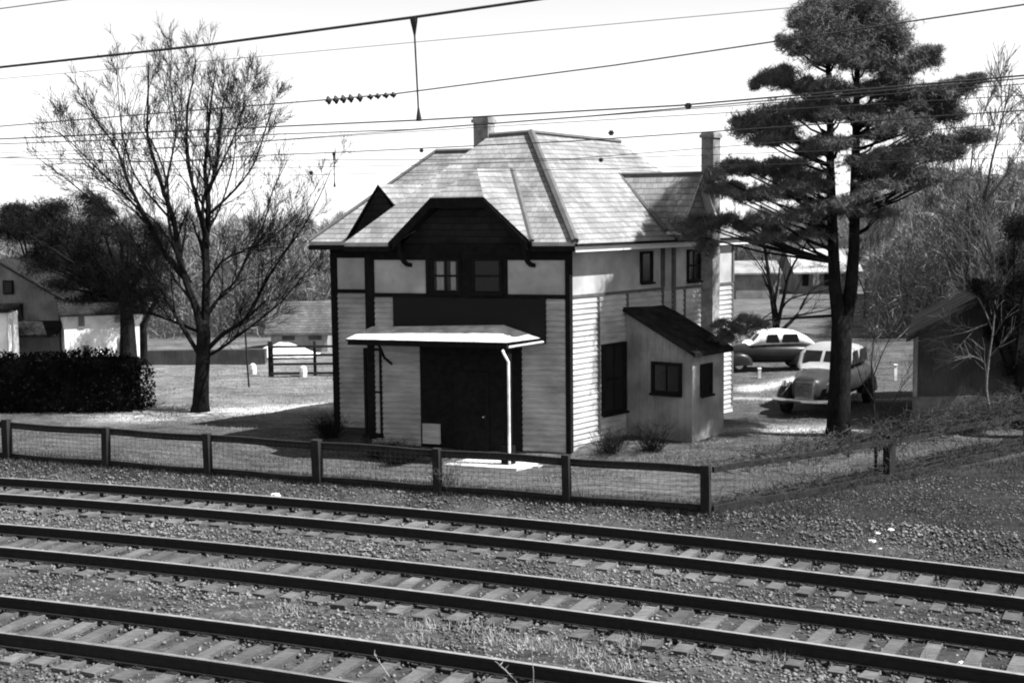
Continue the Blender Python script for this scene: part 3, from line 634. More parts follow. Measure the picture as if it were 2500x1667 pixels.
for i, (x, y, rx, ry) in enumerate(CL):
    low = y > 700; side = abs(x-2060)/350
    dep = gN.uniform(-1.8, 1.8)*(1-.5*side)
    if low: dep = gN.uniform(-.3, .3)
    for rep in range(2 if (y < 480 and not low and rx > 24) else 1):
        Yc = PY+dep*(1 if rep == 0 else -1)+ (0 if rep == 0 else gN.uniform(-.5, .5)); c = at(x, y, Yc); k = Yc/FPX; Rx, Rz = rx*k*1.1, ry*k*1.2; Ry = max(.35, min(.9, Rx*.8))
        n = int(430*(Rx*Rz)/.35+150)
        d = gN.normal(size=(n, 3)); d /= np.linalg.norm(d, axis=1)[:, None]; P = c+gN.normal(size=(n, 3))*np.array([Rx, Ry, Rz])*np.array([.5, .5, .42])
        P[:, 2] += .07*np.sin(P[:, 0]*7+i)+.04*np.sin(P[:, 0]*17+P[:, 1]*5)
        VV_.append(P)
        if rep == 0 and rx > 20:
            st_x = 2028 if x < 2058 else 2088; b0 = at(st_x, min(y+40+.25*abs(x-st_x), 640) if not low else 745, PY+(-.4 if x < 2058 else .4))
            if not low: boughs.tube([tuple(b0), tuple((b0+c)/2+np.array([0, 0, -.12])), tuple(c+np.array([0, 0, -.05]))], [.045, .03, .015], 5, cap=False)
boughs.tube([tuple(at(2045, 770, PY)), tuple(at(1960, 775, PY-.2)), tuple(at(1880, 780, PY)), tuple(at(1790, 815, PY))], [.05, .035, .025, .012], 5)
boughs.build('boughs', M['bark'], pn)
P = np.concatenate(VV_); n = len(P); K = 7
ax = gN.normal(size=(n, 3)); ax[:, 2] = np.abs(ax[:, 2])*.8+.2; ax /= np.linalg.norm(ax, axis=1)[:, None]
dirs = ax[:, None, :]*.55+gN.normal(size=(n, K, 3))*.62; dirs /= np.linalg.norm(dirs, axis=2)[..., None]
Ln = gN.uniform(.08, .17, (n, K, 1)); tip = P[:, None]+dirs*Ln; sd_ = np.cross(dirs, gN.normal(size=(n, K, 3))); sd_ /= np.linalg.norm(sd_, axis=2)[..., None]; sd_ *= .0055
base = P[:, None]+dirs*0; V = np.stack([base-sd_, base+sd_, tip+sd_*.6, tip-sd_*.6], 2).reshape(-1, 3)
npmesh('needles', V, np.arange(len(V)).reshape(-1, 4), M['needles'], pn)
# ---------------------------------------------------------------- hedge
hd = thing('hedge', 'dense dark clipped hedge behind the fence at the left edge', 'hedge', (-15, 41.8, 0))
hc = MB(); hc.box(-26, -12.15, 41.4, 42.5, -.1, 1.65); hc.build('hedge_core', M['hedge'], hd)
n = 30000; g = np.random.default_rng(9); Xh = g.uniform(-26, -11.7, n); Zh = g.uniform(-.05, 1.95, n)**1; Yh = 41.95+g.uniform(-.85, .85, n)
top = 1.9+.08*np.sin(Xh*1.3)-np.clip(Xh+13.2, 0, 2)*.3; k_ = (Zh < top)&((np.abs(Yh-41.95) > .4)|(Zh > 1.5)|(Xh > -12.3)); Ph = np.stack([Xh, Yh, Zh], 1)[k_]
a = g.normal(size=Ph.shape); a /= np.linalg.norm(a, axis=1)[:, None]; b = np.cross(a, g.normal(size=Ph.shape)); b /= np.linalg.norm(b, axis=1)[:, None]; a *= .07; b *= .035
npmesh('foliage', np.stack([Ph-a, Ph+b, Ph+a, Ph-b], 1).reshape(-1, 3), np.arange(len(Ph)*4).reshape(-1, 4), M['hedge'], hd)
# ---------------------------------------------------------------- dark evergreens over the house on the left
def crown_tree(label, Y, trunk_px, clumps, count, size, m='evergreen', seed=1, depth=1.6, tr_r=.2, name='evergreen_tree', group='dark evergreens behind the hedge'):
    x, y = trunk_px; b = at(x, y, Y); r = thing(name, label, 'tree', tuple(b), group)
    cs, rs = [], []; g = random.Random(seed)
    for (cx, cy, rx, ry) in clumps:
        yy = Y+g.uniform(-depth, depth); k = yy/FPX
        for q in range(6):
            cs.append(at(cx+g.uniform(-.6, .6)*rx, cy+g.uniform(-.6, .6)*ry, yy+g.uniform(-.7, .7))); rs.append((rx*k*g.uniform(.35, .6), .8, ry*k*g.uniform(.35, .6)))
    t = MB(); top = cs[0]; t.tube([tuple(b-np.array([0, 0, .3])), tuple(b+np.array([0, 0, 1.5])), tuple((b+top)/2), tuple(top)], [tr_r*1.3, tr_r, tr_r*.7, .04], 8)
    for c in cs[::3]: t.tube([tuple((b+top)/2), tuple(c)], [tr_r*.35, .02], 4)
    t.build('trunk', M['bark'], r); leaves('crown', M[m], cs, rs, count, size, r, seed=seed, shell=.05)
    return r
crown_tree('dark evergreen with broad crown at the left edge, over the grey house', 61, (60, 850), [(60, 560, 70, 70), (30, 510, 50, 30), (120, 520, 60, 50), (110, 610, 60, 50), (70, 660, 50, 40)], 41600, .085, seed=2)
crown_tree('dark evergreen with broad crown right above the low white house', 62, (200, 850), [(200, 570, 70, 70), (230, 500, 60, 40), (160, 640, 60, 50), (260, 630, 50, 60), (230, 700, 60, 35), (150, 690, 50, 45)], 46800, .085, seed=3)
crown_tree('dark evergreen with fork-trunk in front of the right end of the white house', 53, (314, 868), [(330, 600, 70, 60), (280, 560, 65, 45), (370, 590, 45, 45), (330, 680, 60, 45), (220, 670, 60, 45), (270, 700, 60, 40), (160, 690, 55, 35), (330, 730, 40, 30), (200, 725, 60, 18), (110, 640, 50, 40), (240, 620, 70, 50), (60, 560, 60, 40), (140, 560, 60, 60)], 31200, .085, seed=4, tr_r=.28)
crown_tree('slender dark leafy tree between the white house and the tall bare tree', 55, (352, 880), [(400, 570, 35, 50), (380, 640, 40, 50), (350, 720, 45, 50), (400, 720, 25, 40)], 11700, .07, seed=5, tr_r=.14)
m = MB(); m.box(-22.6, -20.75, 53.7, 54.9, -.2, 2.3)
wb = thing('shed', 'small white outbuilding cut by the left edge in front of the grey gabled house', 'shed', (-23, 55, 0)); m.build('wall', M['wallwhite'], wb)
m = MB(); m.slab([(-22.7, 53.55, 2.4), (-20.65, 53.55, 2.4), (-20.65, 55.0, 2.62), (-22.7, 55.0, 2.62)], .08); m.build('roof', M['shedroof'], wb)
crown_tree('black evergreen at the right edge, behind the dark shed roof', 35, (2500, 1020), [(2430, 800, 35, 50), (2400, 700, 30, 30), (2480, 650, 45, 60), (2470, 760, 50, 60), (2500, 560, 40, 40), (2490, 870, 40, 60), (2440, 720, 30, 40)], 31200, .06, seed=6, tr_r=.25, group='dark evergreens at the right edge')
# ---------------------------------------------------------------- background woods
def bare(seed, h, lev=2, spread=.5, up=.35):
    t = Tree(seed); r = .018*h
    t.limb([(0, 0, -.2), (.02*h*t.r.uniform(-1, 1), 0, h*.25), (.05*h*t.r.uniform(-1, 1), .03*h, h*.55), (.06*h*t.r.uniform(-1, 1), .02*h, h)], r, .012, lev, 15, h*.34, spread, up, .009, .2)
    return t
BP = []
for i in range(5):
    t = bare(40+i, 8, 2, .6 if i % 2 else .45, .35); me = []
    for nm, mb in (('trunk', t.mb), ('twigs', t.tw)):
        m_ = bpy.data.meshes.new(nm); m_.from_pydata(mb.v, [], mb.f); m_.materials.append(M['twigs']); me.append(m_)
    BP.append(me)
def put_bare(i, px, base, Y, sc, label, name='bare_tree', group='leafless trees in the background', m=None, parts=True):
    b = at(px, base, Y); b[2] = gz(b[0], b[1])
    r = thing(name, label, 'tree', tuple(b), group); r.rotation_euler = (0, 0, i*1.7); r.scale = (sc, sc, sc)
    for nm, me in zip(('trunk', 'twigs'), BP[i % 5]):
        o = bpy.data.objects.new(nm, me); COL.objects.link(o); o.parent = r
    return r
BT = [(2115, 75, .98, 'leafless tree close behind the pine at the right'), (2185, 82, 1.05, 'leafless tree behind the pine, third from its trunk'), (2240, 68, .95, 'leafless tree above the eave of the dark shed'),
 (2300, 72, 1.15, 'leafless tree rising behind the shed roof slope'), (2368, 62, 1.35, 'tall thin leafless tree above the dark shed roof'), (2430, 60, 1.45, 'tallest thin leafless tree near the right edge'), (2478, 66, 1.4, 'thin leafless tree at the right edge'),
 (2150, 95, 1.0, 'leafless tree far behind the white marker post'), (2330, 98, 1.25, 'leafless tree far behind the dark shed'), (1800, 98, .72, 'small leafless tree beside the far pale house'), (2090, 90, .85, 'leafless tree right of the far pale house'), (2270, 88, 1.1, 'leafless tree far back between pine and shed'),
 (420, 95, .55, 'small leafless tree far left of the tall bare tree'), (560, 90, .5, 'low leafless tree far behind the yard gate'), (640, 85, .55, 'low leafless tree behind the small barn'), (720, 92, .62, 'leafless tree just left of the station house roof'), (780, 84, .55, 'leafless tree beside the left eave of the station house'), (470, 80, .5, 'low leafless tree behind the trunk of the tall bare tree'), (330, 90, .65, 'leafless tree behind the dark evergreens')]
for i, (px, Yt, sc, lb) in enumerate(BT): put_bare(i, px, 700, Yt, sc, lb)
def woods(name, label, x0, x1, ytop, Y0, Y1, n, size, seed, m='brush'):
    g = np.random.default_rng(seed); px = g.uniform(x0, x1, n); Yw = g.uniform(Y0, Y1, n)
    tp = np.interp(px, [p[0] for p in ytop], [p[1] for p in ytop])+14*np.sin(px*.05)+8*np.sin(px*.17+1)+6*g.normal(size=n)
    ztop = CH-(tp-518+.0105*(px-1250))*Yw/FPX; Xw = (px-1250)/FPX*Yw
    z = hgt(Xw, Yw)+(ztop-hgt(Xw, Yw))*g.uniform(0, 1, n)**.75
    P = np.stack([Xw, Yw, z], 1); a = g.normal(size=(n, 3)); a[:, 2] = np.abs(a[:, 2])*1.6; a /= np.linalg.norm(a, axis=1)[:, None]; b = np.cross(a, g.normal(size=(n, 3))); b /= np.linalg.norm(b, axis=1)[:, None]
    s = g.uniform(.4, 1.5, (n, 1))*size; a = a*s; b = b*g.uniform(.012, .03, (n, 1))
    return tag(npmesh(name, np.stack([P-a, P+b, P+a, P-b], 1).reshape(-1, 3), np.arange(n*4).reshape(-1, 4), M[m], kind='stuff'), label, 'woods')
woods('woods', 'grey winter brushwood filling the distance left of the station house', -700, 1100, [(-700, 540), (300, 548), (450, 545), (640, 552), (760, 546), (1100, 545)], 66, 135, 330000, .5, 1)
woods('woods', 'dark grey winter woods rising behind the pine and the dark shed', 1500, 3400, [(1500, 560), (1760, 545), (1950, 520), (2050, 480), (2250, 452), (2500, 415), (3400, 400)], 104, 150, 220000, .6, 2, 'brush')
woods('woods', 'nearer dark thicket filling the slope behind the dark shed at the right edge', 2120, 3300, [(2120, 640), (2200, 560), (2300, 500), (2420, 470), (2500, 455), (3300, 440)], 62, 95, 200000, .45, 5, 'brush')
# ---------------------------------------------------------------- pasture fence gate, barn, tarps on the left
g_ = thing('farm_fence', 'four-rail dark fence panel in the yard just left of the station house', 'fence', (-9.35, 50.2, 0))
for i, x in enumerate((-9.3, -7.6, -5.9, -4.2)):
    m = MB(); w_ = .09 if i == 0 else .05; m.box(x-w_, x+w_, 50.1, 50.26, -.2, 1.35); m.build('post', M['fencewood'], g_)
for z in (.12, .48, .82, 1.15):
    m = MB(); m.box(-9.3, -4.0, 50.04, 50.1, z-.045, z+.045); m.build('rail', M['fencewood'], g_)
br_ = thing('barn', 'low grey shingled barn behind the four-rail fence', 'barn', (-9, 60, 0))
def gable_house(root, x0, x1, y0, y1, zw, zr, wall, roof, ov=.25, along='x'):
    w_ = MB(); w_.box(x0, x1, y0, y1, -.3, zw)
    if along == 'x':
        ym = (y0+y1)/2; w_.add([(x0, y0, zw), (x0, y1, zw), (x0, ym, zr-.05)], [(0, 1, 2)]); w_.add([(x1, y0, zw), (x1, y1, zw), (x1, ym, zr-.05)], [(2, 1, 0)])
        k = (zr-zw)/(ym-y0); f = [(x0-ov, y0-ov, zw-k*ov), (x1+ov, y0-ov, zw-k*ov), (x1+ov, ym, zr), (x0-ov, ym, zr)]; b = [(x0-ov, y1+ov, zw-k*ov), (x1+ov, y1+ov, zw-k*ov), (x1+ov, ym, zr), (x0-ov, ym, zr)]
    else:
        xm = (x0+x1)/2; w_.add([(x0, y0, zw), (x1, y0, zw), (xm, y0, zr-.05)], [(0, 1, 2)]); w_.add([(x0, y1, zw), (x1, y1, zw), (xm, y1, zr-.05)], [(2, 1, 0)])
        k = (zr-zw)/(xm-x0); f = [(x0-ov, y0-ov, zw-k*ov), (x0-ov, y1+ov, zw-k*ov), (xm, y1+ov, zr), (xm, y0-ov, zr)]; b = [(x1+ov, y0-ov, zw-k*ov), (x1+ov, y1+ov, zw-k*ov), (xm, y1+ov, zr), (xm, y0-ov, zr)]
    w_.build('wall', wall, root); r = MB(); r.slab(f, .12); r.slab(b, .12); return r.build('roof', roof, root)
gable_house(br_, -10.9, -8.35, 59, 62.5, 1.05, 2.2, M['greywall'], shingle('barn_shingles', .06, .12, .2, .17))
for x in (-10.1, -8.9):
    m = MB(); m.box(x-.28, x+.28, 58.93, 58.995, .55, .9); m.build('window', M['glass'], br_)
for i, (x, y, L, h, lb) in enumerate(((-10.0, 57, 1.5, .55, 'larger pale tarpaulin heap in front of the small barn'), (-12.6, 56.2, 1.7, .35, 'long low pale tarpaulin heap left of the small barn'))):
    n = 16; m = MB(); g = random.Random(i+5)
    for a in range(n+1):
        for b in range(7):
            u_ = a/n*2-1; v_ = b/6*2-1; m.v.append((x+L*u_, y+.9*v_+.1*g.random(), .05+h*max(0, (1-abs(u_)**1.6))*max(0, 1-v_*v_)*(.85+.3*g.random())+.02))
    for a in range(n):
        for b in range(6): m.f.append((a*7+b, a*7+b+1, (a+1)*7+b+1, (a+1)*7+b)); m.mi.append(0); m.uv.append(None)
    tag(m.build('tarpaulin_heap', M['white'], smooth=True), lb, 'tarpaulin', 'pale heaps by the barn')
for (px, py, Yp, lb) in ((618, 915, 51, 'short white stone marker left of the four-rail fence'), (741, 918, 50.0, 'short white stone marker in front of the four-rail fence')):
    b = at(px, py, Yp); b[2] = gz(b[0], b[1]); m = MB()
    m.tube([tuple(b), tuple(b+[0, 0, .2]), tuple(b+[0, 0, .36]), tuple(b+[0, 0, .42])], [.13, .15, .12, .04], 9); tag(m.build('stone_marker', M['white']), lb, 'marker', 'white stone markers in the left yard')
b = at(608, 945, 46.5); m = MB(); m.tube([tuple(b), tuple(at(603, 880, 46.5)), tuple(at(598, 795, 46.5))], .035, 6); tag(m.build('clothes_pole', M['fencewood']), 'thin dark pole standing in the lawn left of the four-rail fence', 'pole')
# low dark bank wall beyond the lawn
m = MB(); m.box(-15.2, -10.3, 54.3, 54.8, -.1, .62); tag(m.build('low_wall', M['darkwall']), 'low dark wall at the far side of the left lawn', 'wall')
# ---------------------------------------------------------------- houses on the left
h1 = thing('house', 'grey gabled house at the left edge with a small porch roof', 'house', (-21.5, 58, 0))
gable_house(h1, -24.5, -19.6, 56.5, 62, 2.9, 4.4, M['greywall'], M['shedroof'], .3, 'y')
for x0, x1, z0, z1 in ((-21.9, -21.45, 2.9, 3.5), (-21.5, -21.1, 1.7, 2.5), (-22.2, -21.7, .2, 1.0)):
    m = MB(); m.box(x0, x1, 56.42, 56.495, z0, z1); f = m.build('window', M['trim'], h1); m = MB(); m.box(x0+.06, x1-.06, 56.39, 56.418, z0+.06, z1-.06); m.build('pane', M['glass'], f)
m = MB(); m.slab([(-23.5, 55.2, 1.25), (-19.3, 55.2, 1.25), (-19.3, 56.45, 1.75), (-23.5, 56.45, 1.75)], .12); m.build('porch_roof', M['shedroof'], h1)
h2 = thing('house', 'low whitewashed house with three small windows behind the dark hedge', 'house', (-18, 57, 0))
# its long wall is turned to catch the sun
def rot(cx, cy, a):
    c, s = math.cos(a), math.sin(a); return lambda x, y, z: (cx+x*c-y*s, cy+x*s+y*c, z)
Tq = rot(-18.95, 55.3, math.radians(24))
m = MB(); m.box(0, 3.25, 0, 3.5, -.3, 2.15, Tq); m.build('wall', M['wallwhite'], h2)
m = MB(); m.slab([Tq(-.2, -.25, 2.1), Tq(3.45, -.25, 2.1), Tq(3.45, 1.75, 3.0), Tq(-.2, 1.75, 3.0)], .1); m.slab([Tq(-.2, 3.75, 2.1), Tq(3.45, 3.75, 2.1), Tq(3.45, 1.75, 3.0), Tq(-.2, 1.75, 3.0)], .1); m.build('roof', M['shedroof'], h2)
for x, z0, z1 in ((.85, .1, .75), (2.3, .25, 1.0), (.7, 1.5, 2.0), (2.2, 1.65, 2.05)):
    m = MB(); m.box(x-.12, x+.12, -.05, -.003, z0, z1, Tq); m.build('window', M['greywall'], h2)
# ---------------------------------------------------------------- far pale house on the right
h3 = thing('house', 'far pale-roofed house across the field, seen between pine trunk and station house', 'house', (23, 99, 0))
gable_house(h3, 21.0, 25.3, 96, 102, 1.8, 3.2, M['greywall'], mat('pale_tin_roof', .26, .36, 2, scale2=1), .4)
for i in range(5):
    x = 21.3+i*.8; m = MB(); m.box(x, x+.45, 95.9, 95.99, .6, 1.6); m.build('window', M['white'] if i % 2 else M['glass'], h3)
h4 = thing('shed', 'grey flat-sided outbuilding left of the far pale-roofed house', 'shed', (17.5, 92, 0))
gable_house(h4, 15.6, 18.6, 91, 95, 1.9, 2.6, M['greywall'], M['greywall'], .2)
# ---------------------------------------------------------------- dark shed on the right
gs = thing('shed', 'dark boarded shed with overhanging gable roof behind the side fence at the right', 'shed', (13.2, 38, 0))
m = MB(); pr_ = [(11.25, -.3), (17.2, -.3), (17.2, 2.75), (14.2, 4.15), (11.25, 2.72)]
m.add([(x, 36.4, z) for x, z in pr_]+[(x+2.2, 43, z) for x, z in pr_], [tuple(range(5))[::-1]]+[(i, (i+1) % 5, (i+1) % 5+5, i+5) for i in range(5)]); m.build('wall', M['darkwall'], gs)
m = MB(); m.slab([(10.85, 35.9, 2.68), (10.85+2.5, 43.4, 2.68), (14.2+2.5, 43.4, 4.35), (14.2, 35.9, 4.35)], .16); m.slab([(17.6, 35.9, 2.68), (17.6+2.5, 43.4, 2.68), (14.2+2.5, 43.4, 4.35), (14.2, 35.9, 4.35)], .16); m.build('roof', M['shedroof'], gs)
m = MB(); m.box(11.2, 17.2, 36.3, 36.38, -.3, .95); m.build('foundation', mat('foundation_render', .1, .15, 4, scale2=2), gs)
m = MB(); m.box(11.2, 11.3, 36.28, 36.39, .96, 2.75); m.build('corner_board', M['greywall'], gs)
# ---------------------------------------------------------------- smaller bare trees, saplings, twigs on the right
bt2 = thing('bare_tree', 'dark forked leafless tree standing behind the parked cars', 'tree', tuple(at(1897, 850, 58)))
T2 = Tree(21)
for l, r0, dy in (([(1897, 852), (1895, 790), (1885, 720), (1875, 660), (1862, 560), (1858, 500)], .22, .5), ([(1897, 800), (1915, 720), (1930, 660), (1965, 600), (1985, 550)], .11, -.6), ([(1898, 815), (1945, 770), (1975, 715), (2010, 690), (2060, 670)], .1, .8), ([(1905, 760), (1930, 730), (2000, 712), (2050, 700)], .06, -1), ([(1945, 770), (2000, 760), (2060, 745)], .055, .6), ([(1890, 750), (1900, 690), (1905, 640), (1920, 580)], .07, 1), ([(1880, 690), (1850, 640), (1810, 600)], .05, -1), ([(1887, 760), (1830, 800), (1790, 815)], .03, -.5)):
    T2.limb(P3(l, 58, 58+dy), r0, .015, 1, 6, 1.5, .5, .3, .007)
T2.mb.build('trunk', M['bark'], bt2); T2.tw.build('twigs', M['bark'], bt2)
T3 = Tree(31); sp3 = thing('sapling', 'small leafless sapling against the side fence right of the pine', 'tree', tuple(at(2140, 1175, 30.2)))
for l, r0 in (([(2140, 1190), (2136, 1050), (2132, 960), (2128, 880), (2140, 780)], .045), ([(2140, 1080), (2165, 1010), (2205, 940), (2235, 905)], .022), ([(2134, 980), (2100, 920), (2085, 850)], .018), ([(2132, 920), (2160, 850), (2200, 780)], .018)): T3.limb(P3(l, 29.9, 30.1), r0, .006, 1, 5, .8, .5, .4, .003)
T3.mb.build('trunk', M['bark'], sp3); T3.tw.build('twigs', M['bark'], sp3)
T4 = Tree(33); sp4 = thing('bare_bush', 'pale-twigged leafless bush in front of the dark shed', 'bush', tuple(at(2420, 1010, 34.5)))
for l, r0 in (([(2420, 1010), (2408, 950), (2415, 870), (2425, 800), (2430, 700), (2425, 600)], .05), ([(2425, 810), (2390, 730), (2350, 700)], .03), ([(2410, 790), (2360, 810), (2290, 825)], .022), ([(2415, 900), (2380, 870), (2330, 880)], .02), ([(2428, 760), (2450, 690), (2480, 640)], .025), ([(2430, 720), (2400, 640), (2385, 580)], .02)): T4.limb(P3(l, 34.4, 34.2), r0, .008, 1, 7, 1.2, .6, .2, .004)
T4.mb.build('trunk', M['barkpale'], sp4); T4.tw.build('twigs', M['barkpale'], sp4)
# brush and vines climbing the side fence
vm = MB(); g = random.Random(4)
for i in range(5200):
    f = g.random()**.8; a = line(s0_, s1_, f*2) if f < .5 else line(s1_, s2_, f*2-1); x, y = a[0]+g.uniform(-.35, .15), a[1]+g.uniform(-.15, .35); z = gz(x, y)
    dens_ = .25+.75*f
    if g.random() > dens_: continue
    lo = g.random() < .4; p = Vector((x, y, z+(g.uniform(0, .22) if lo else g.gauss(.95+.1*f, .1+.1*f)))); pts = [tuple(p)]
    for k in range(3): p = p+Vector((g.gauss(0, .13), g.gauss(0, .1), g.gauss(0.02, .09))); pts.append(tuple(p))
    vm.tube(pts, [.008, .007, .005, .003], 3, cap=False)
v_ = vm.build('vine_tangle', M['vine']); tag(v_, 'dark bramble and vine tangle along the side fence', 'vines', kind='stuff')
def scrub(name, label, pts, n, h, m, seed, rad=.6, cat='bush'):
    g = random.Random(seed); x0, y0 = pts; r = thing(name, label, cat, (x0, y0, gz(x0, y0))); mb = MB()
    for i in range(n):
        a = g.uniform(0, 6.28); p = Vector((x0+g.gauss(0, .12), y0+g.gauss(0, .12), gz(x0, y0)-.03)); d = Vector((math.cos(a)*rad*g.uniform(.2, 1), math.sin(a)*rad*g.uniform(.2, 1), h*g.uniform(.5, 1))); pp = [tuple(p)]
        for k in range(4): p = p+d/4+Vector((g.gauss(0, .03), g.gauss(0, .03), g.gauss(0, .02))); pp.append(tuple(p))
        mb.tube(pp, [.007, .006, .005, .004, .002], 3, cap=False)
        for q in range(5):
            p = Vector(pp[g.randint(2, 4)]); mb.tube([tuple(p), tuple(p+Vector((g.gauss(0, .1), g.gauss(0, .1), g.uniform(.02, .16))))], [.004, .002], 3, cap=False)
    mb.build('twigs', m, r); return r
b = on(1700, 1075, -.1); scrub('bare_bush', 'low tangled leafless bush at the foot of the lean-to wall', (3.6, 33.6), 130, .7, M['bark'], 3)
scrub('bare_bush', 'low dark bush at the left front corner of the station wing', (-5.2, 36.6), 150, .6, M['bark'], 5)
scrub('bare_bush', 'added low dark bush deepening the shade beside the left half of the station front wall', (-3.6, 35.1), 120, .55, M['bark'], 6)  # added to darken the shaded ground along the front wall
scrub('bare_bush', 'spindly leafless bush just right of the station corner below the tall window', (2.55, 33.9), 110, .55, M['bark'], 7)
scrub('bare_bush', 'added low dark bush deepening the shade in front of the narrow left window under the canopy', (-3.0, 34.3), 150, .5, M['bark'], 15)  # likewise added, thickens the dark where the canopy shade falls
scrub('bare_bush', 'thin bush growing against the back of the front fence, beside its fourth post', (-1.5, 28.9), 70, .75, M['barkpale'], 8, .4)
# ---------------------------------------------------------------- dry grass
def grass(name, label, n, xy, h, m, seed, kind='stuff'):
    g = np.random.default_rng(seed); Xg, Yg = xy(g, n); z = hgt(Xg, Yg); n = len(Xg)
    a = g.uniform(0, 6.28, n); hh = h*g.uniform(.4, 1.3, n); ln = g.normal(size=(n, 2))*.45*hh[:, None]; w_ = .006+.004*(Yg > 30)
    V = np.stack([np.stack([Xg-np.cos(a)*w_, Yg-np.sin(a)*w_, z-.01], 1), np.stack([Xg+np.cos(a)*w_, Yg+np.sin(a)*w_, z-.01], 1), np.stack([Xg+ln[:, 0], Yg+ln[:, 1], z+hh], 1)], 1).reshape(-1, 3)
    return tag(npmesh(name, V, np.arange(n*3).reshape(-1, 3), m, kind=kind), label, 'grass')
def yard(g, n):
    Y_ = 27+g.uniform(0, 1, n)**1.3*26; X_ = g.uniform(-1, 1, n)*(.42*Y_); s, t = to_st(X_, Y_)
    k = (Y_ > 30.4-.39*X_-1.9) & ~((s > -2.4) & (s < 8.2) & (t > -.1) & (t < 8)) & ~((X_ > 4) & (Y_ < 26.6+.66*(X_-3.9)))
    k &= np.array([noise.noise(Vector((x*.4, y*.4, 3))) for x, y in zip(X_, Y_)]) > -.25
    return X_[k], Y_[k]
grass('grass', 'short dry winter grass in the yards around the station house', 90000, yard, .06, M['drygrass'], 1)
def verge(g, n):
    X_ = g.uniform(-15, 16, n); o = g.normal(size=n)*.45; Y_ = 30.4-.39*X_-2.15+o
    k = X_ < 4.2; X2 = g.uniform(3, 14, n//2); Y2 = g.uniform(0, 1, n//2)*(26.4+.62*(X2-3.9)-(24.4-.46*X2))+(24.4-.46*X2-.0062*X2*X2)+1.6
    k2 = Y2 < 26.4+.66*(X2-3.9)
    return np.concatenate([X_[k], X2[k2]]), np.concatenate([Y_[k], Y2[k2]])
grass('grass', 'tufty dark grass and leaves on the bank between far track and fences', 50000, verge, .1, M['vine'], 2)
def litter(g, n):
    X2 = g.uniform(3, 14, n); Y2 = 24.0-.46*X2+1.5+g.uniform(0, 1, n)*9; k2 = Y2 < 26.2+.66*(X2-3.9); return X2[k2], Y2[k2]
X2, Y2 = litter(np.random.default_rng(4), 9000); 
l_ = stones('leaf_litter', np.stack([X2, Y2, hgt(X2, Y2)+.015], 1), np.random.default_rng(5).uniform(.012, .04, len(X2)), M['stones'], .4); tag(l_, 'scattered leaves and stones on the bank right of the corner post', 'litter')
# tall dry stalks close to the camera
for i, (px, py, hpx, lean, lb) in enumerate(((1045, 1590, 70, 6, 'dry weed stalk with seed head between near and middle track, left one'), (1302, 1667, 150, -4, 'tall straight dry weed stalk rising through the nearest track'), (1475, 1670, 70, -60, 'dry weed stalk leaning left near the bottom edge, right of centre'), (950, 1650, 60, -30, 'dry weed stalk leaning left beside the nearest rail'), (1262, 1665, 60, -55, 'short dry weed stalk leaning left over the nearest rail'), (2265, 1640, 75, -8, 'thin dry weed stalk at the lower right'), (1340, 1590, 60, 10, 'dry weed with curling leaves between near and middle track, right one'))):
    b = on(px, py, -.2); k = b[1]/FPX; g = random.Random(i); mb = MB(); p = Vector(b); d = Vector((lean*k/5, g.uniform(-.02, .02), hpx*k/5)); pts = [tuple(p)]
    for q in range(5): p = p+d+Vector((g.gauss(0, .008), 0, 0)); pts.append(tuple(p))
    mb.tube(pts, [.007, .006, .006, .005, .004, .003], 4)
    for q in range(6):
        c = Vector(pts[g.randint(2, 5)]); mb.tube([tuple(c), tuple(c+Vector((g.gauss(0, .05), g.gauss(0, .04), g.uniform(-.03, .07))))], [.006, .003], 3, cap=False)
    tag(mb.build('weed_stalk', M['straw']), lb, 'weed', 'dry weeds among the ballast')
def weeds(g, n):
    c = [(on(x, y, -.2)[0], on(x, y, -.2)[1]) for x, y in ((1230, 1560), (1330, 1570), (1420, 1590), (1050, 1520), (1540, 1560), (1500, 1620), (1180, 1530), (700, 1480), (1900, 1600), (560, 1380), (1000, 1560))]
    i = g.integers(0, len(c), n); c = np.array(c)[i]; return c[:, 0]+g.normal(size=n)*.22, c[:, 1]+g.normal(size=n)*.14
grass('grass', 'pale dry weed tufts growing in the ballast between near and middle track', 1700, weeds, .13, M['straw'], 6)
# ---------------------------------------------------------------- small pale debris
for px, py, zz, r, lb in ((672, 1209, -.15, .1, 'crumpled white paper lying beside the far rail'), (2128, 1328, -.2, .065, 'largest of the pale stones on the bank at the lower right'), (2142, 1319, -.2, .04, 'small round pale stone above the largest one on the bank'), (2174, 1316, -.2, .045, 'flat pale stone right of the others on the bank'), (2149, 1337, -.2, .035, 'small pale stone below the others on the bank'), (2352, 1607, -.18, .06, 'pale stone beside a tie of the middle track at the lower right')):
    b = on(px, py, zz); b[2] = gz(b[0], b[1])+r*.3; mb = MB(); g = random.Random(int(px)); vs = []; fs = []
    for i in range(5):
        for j in range(8):
            th = math.pi*i/4; ph = 6.28*j/8; rr = r*g.uniform(.75, 1.15); vs.append((b[0]+rr*1.5*math.sin(th)*math.cos(ph), b[1]+rr*math.sin(th)*math.sin(ph), b[2]+rr*.7*math.cos(th)))
    for i in range(4):
        for j in range(8): fs.append((i*8+j, (i+1)*8+j, (i+1)*8+(j+1) % 8, i*8+(j+1) % 8))
    mb.add(vs, fs); tag(mb.build('paper_scrap' if 'paper' in lb else 'stone', M['white']), lb, 'paper' if 'paper' in lb else 'stone')
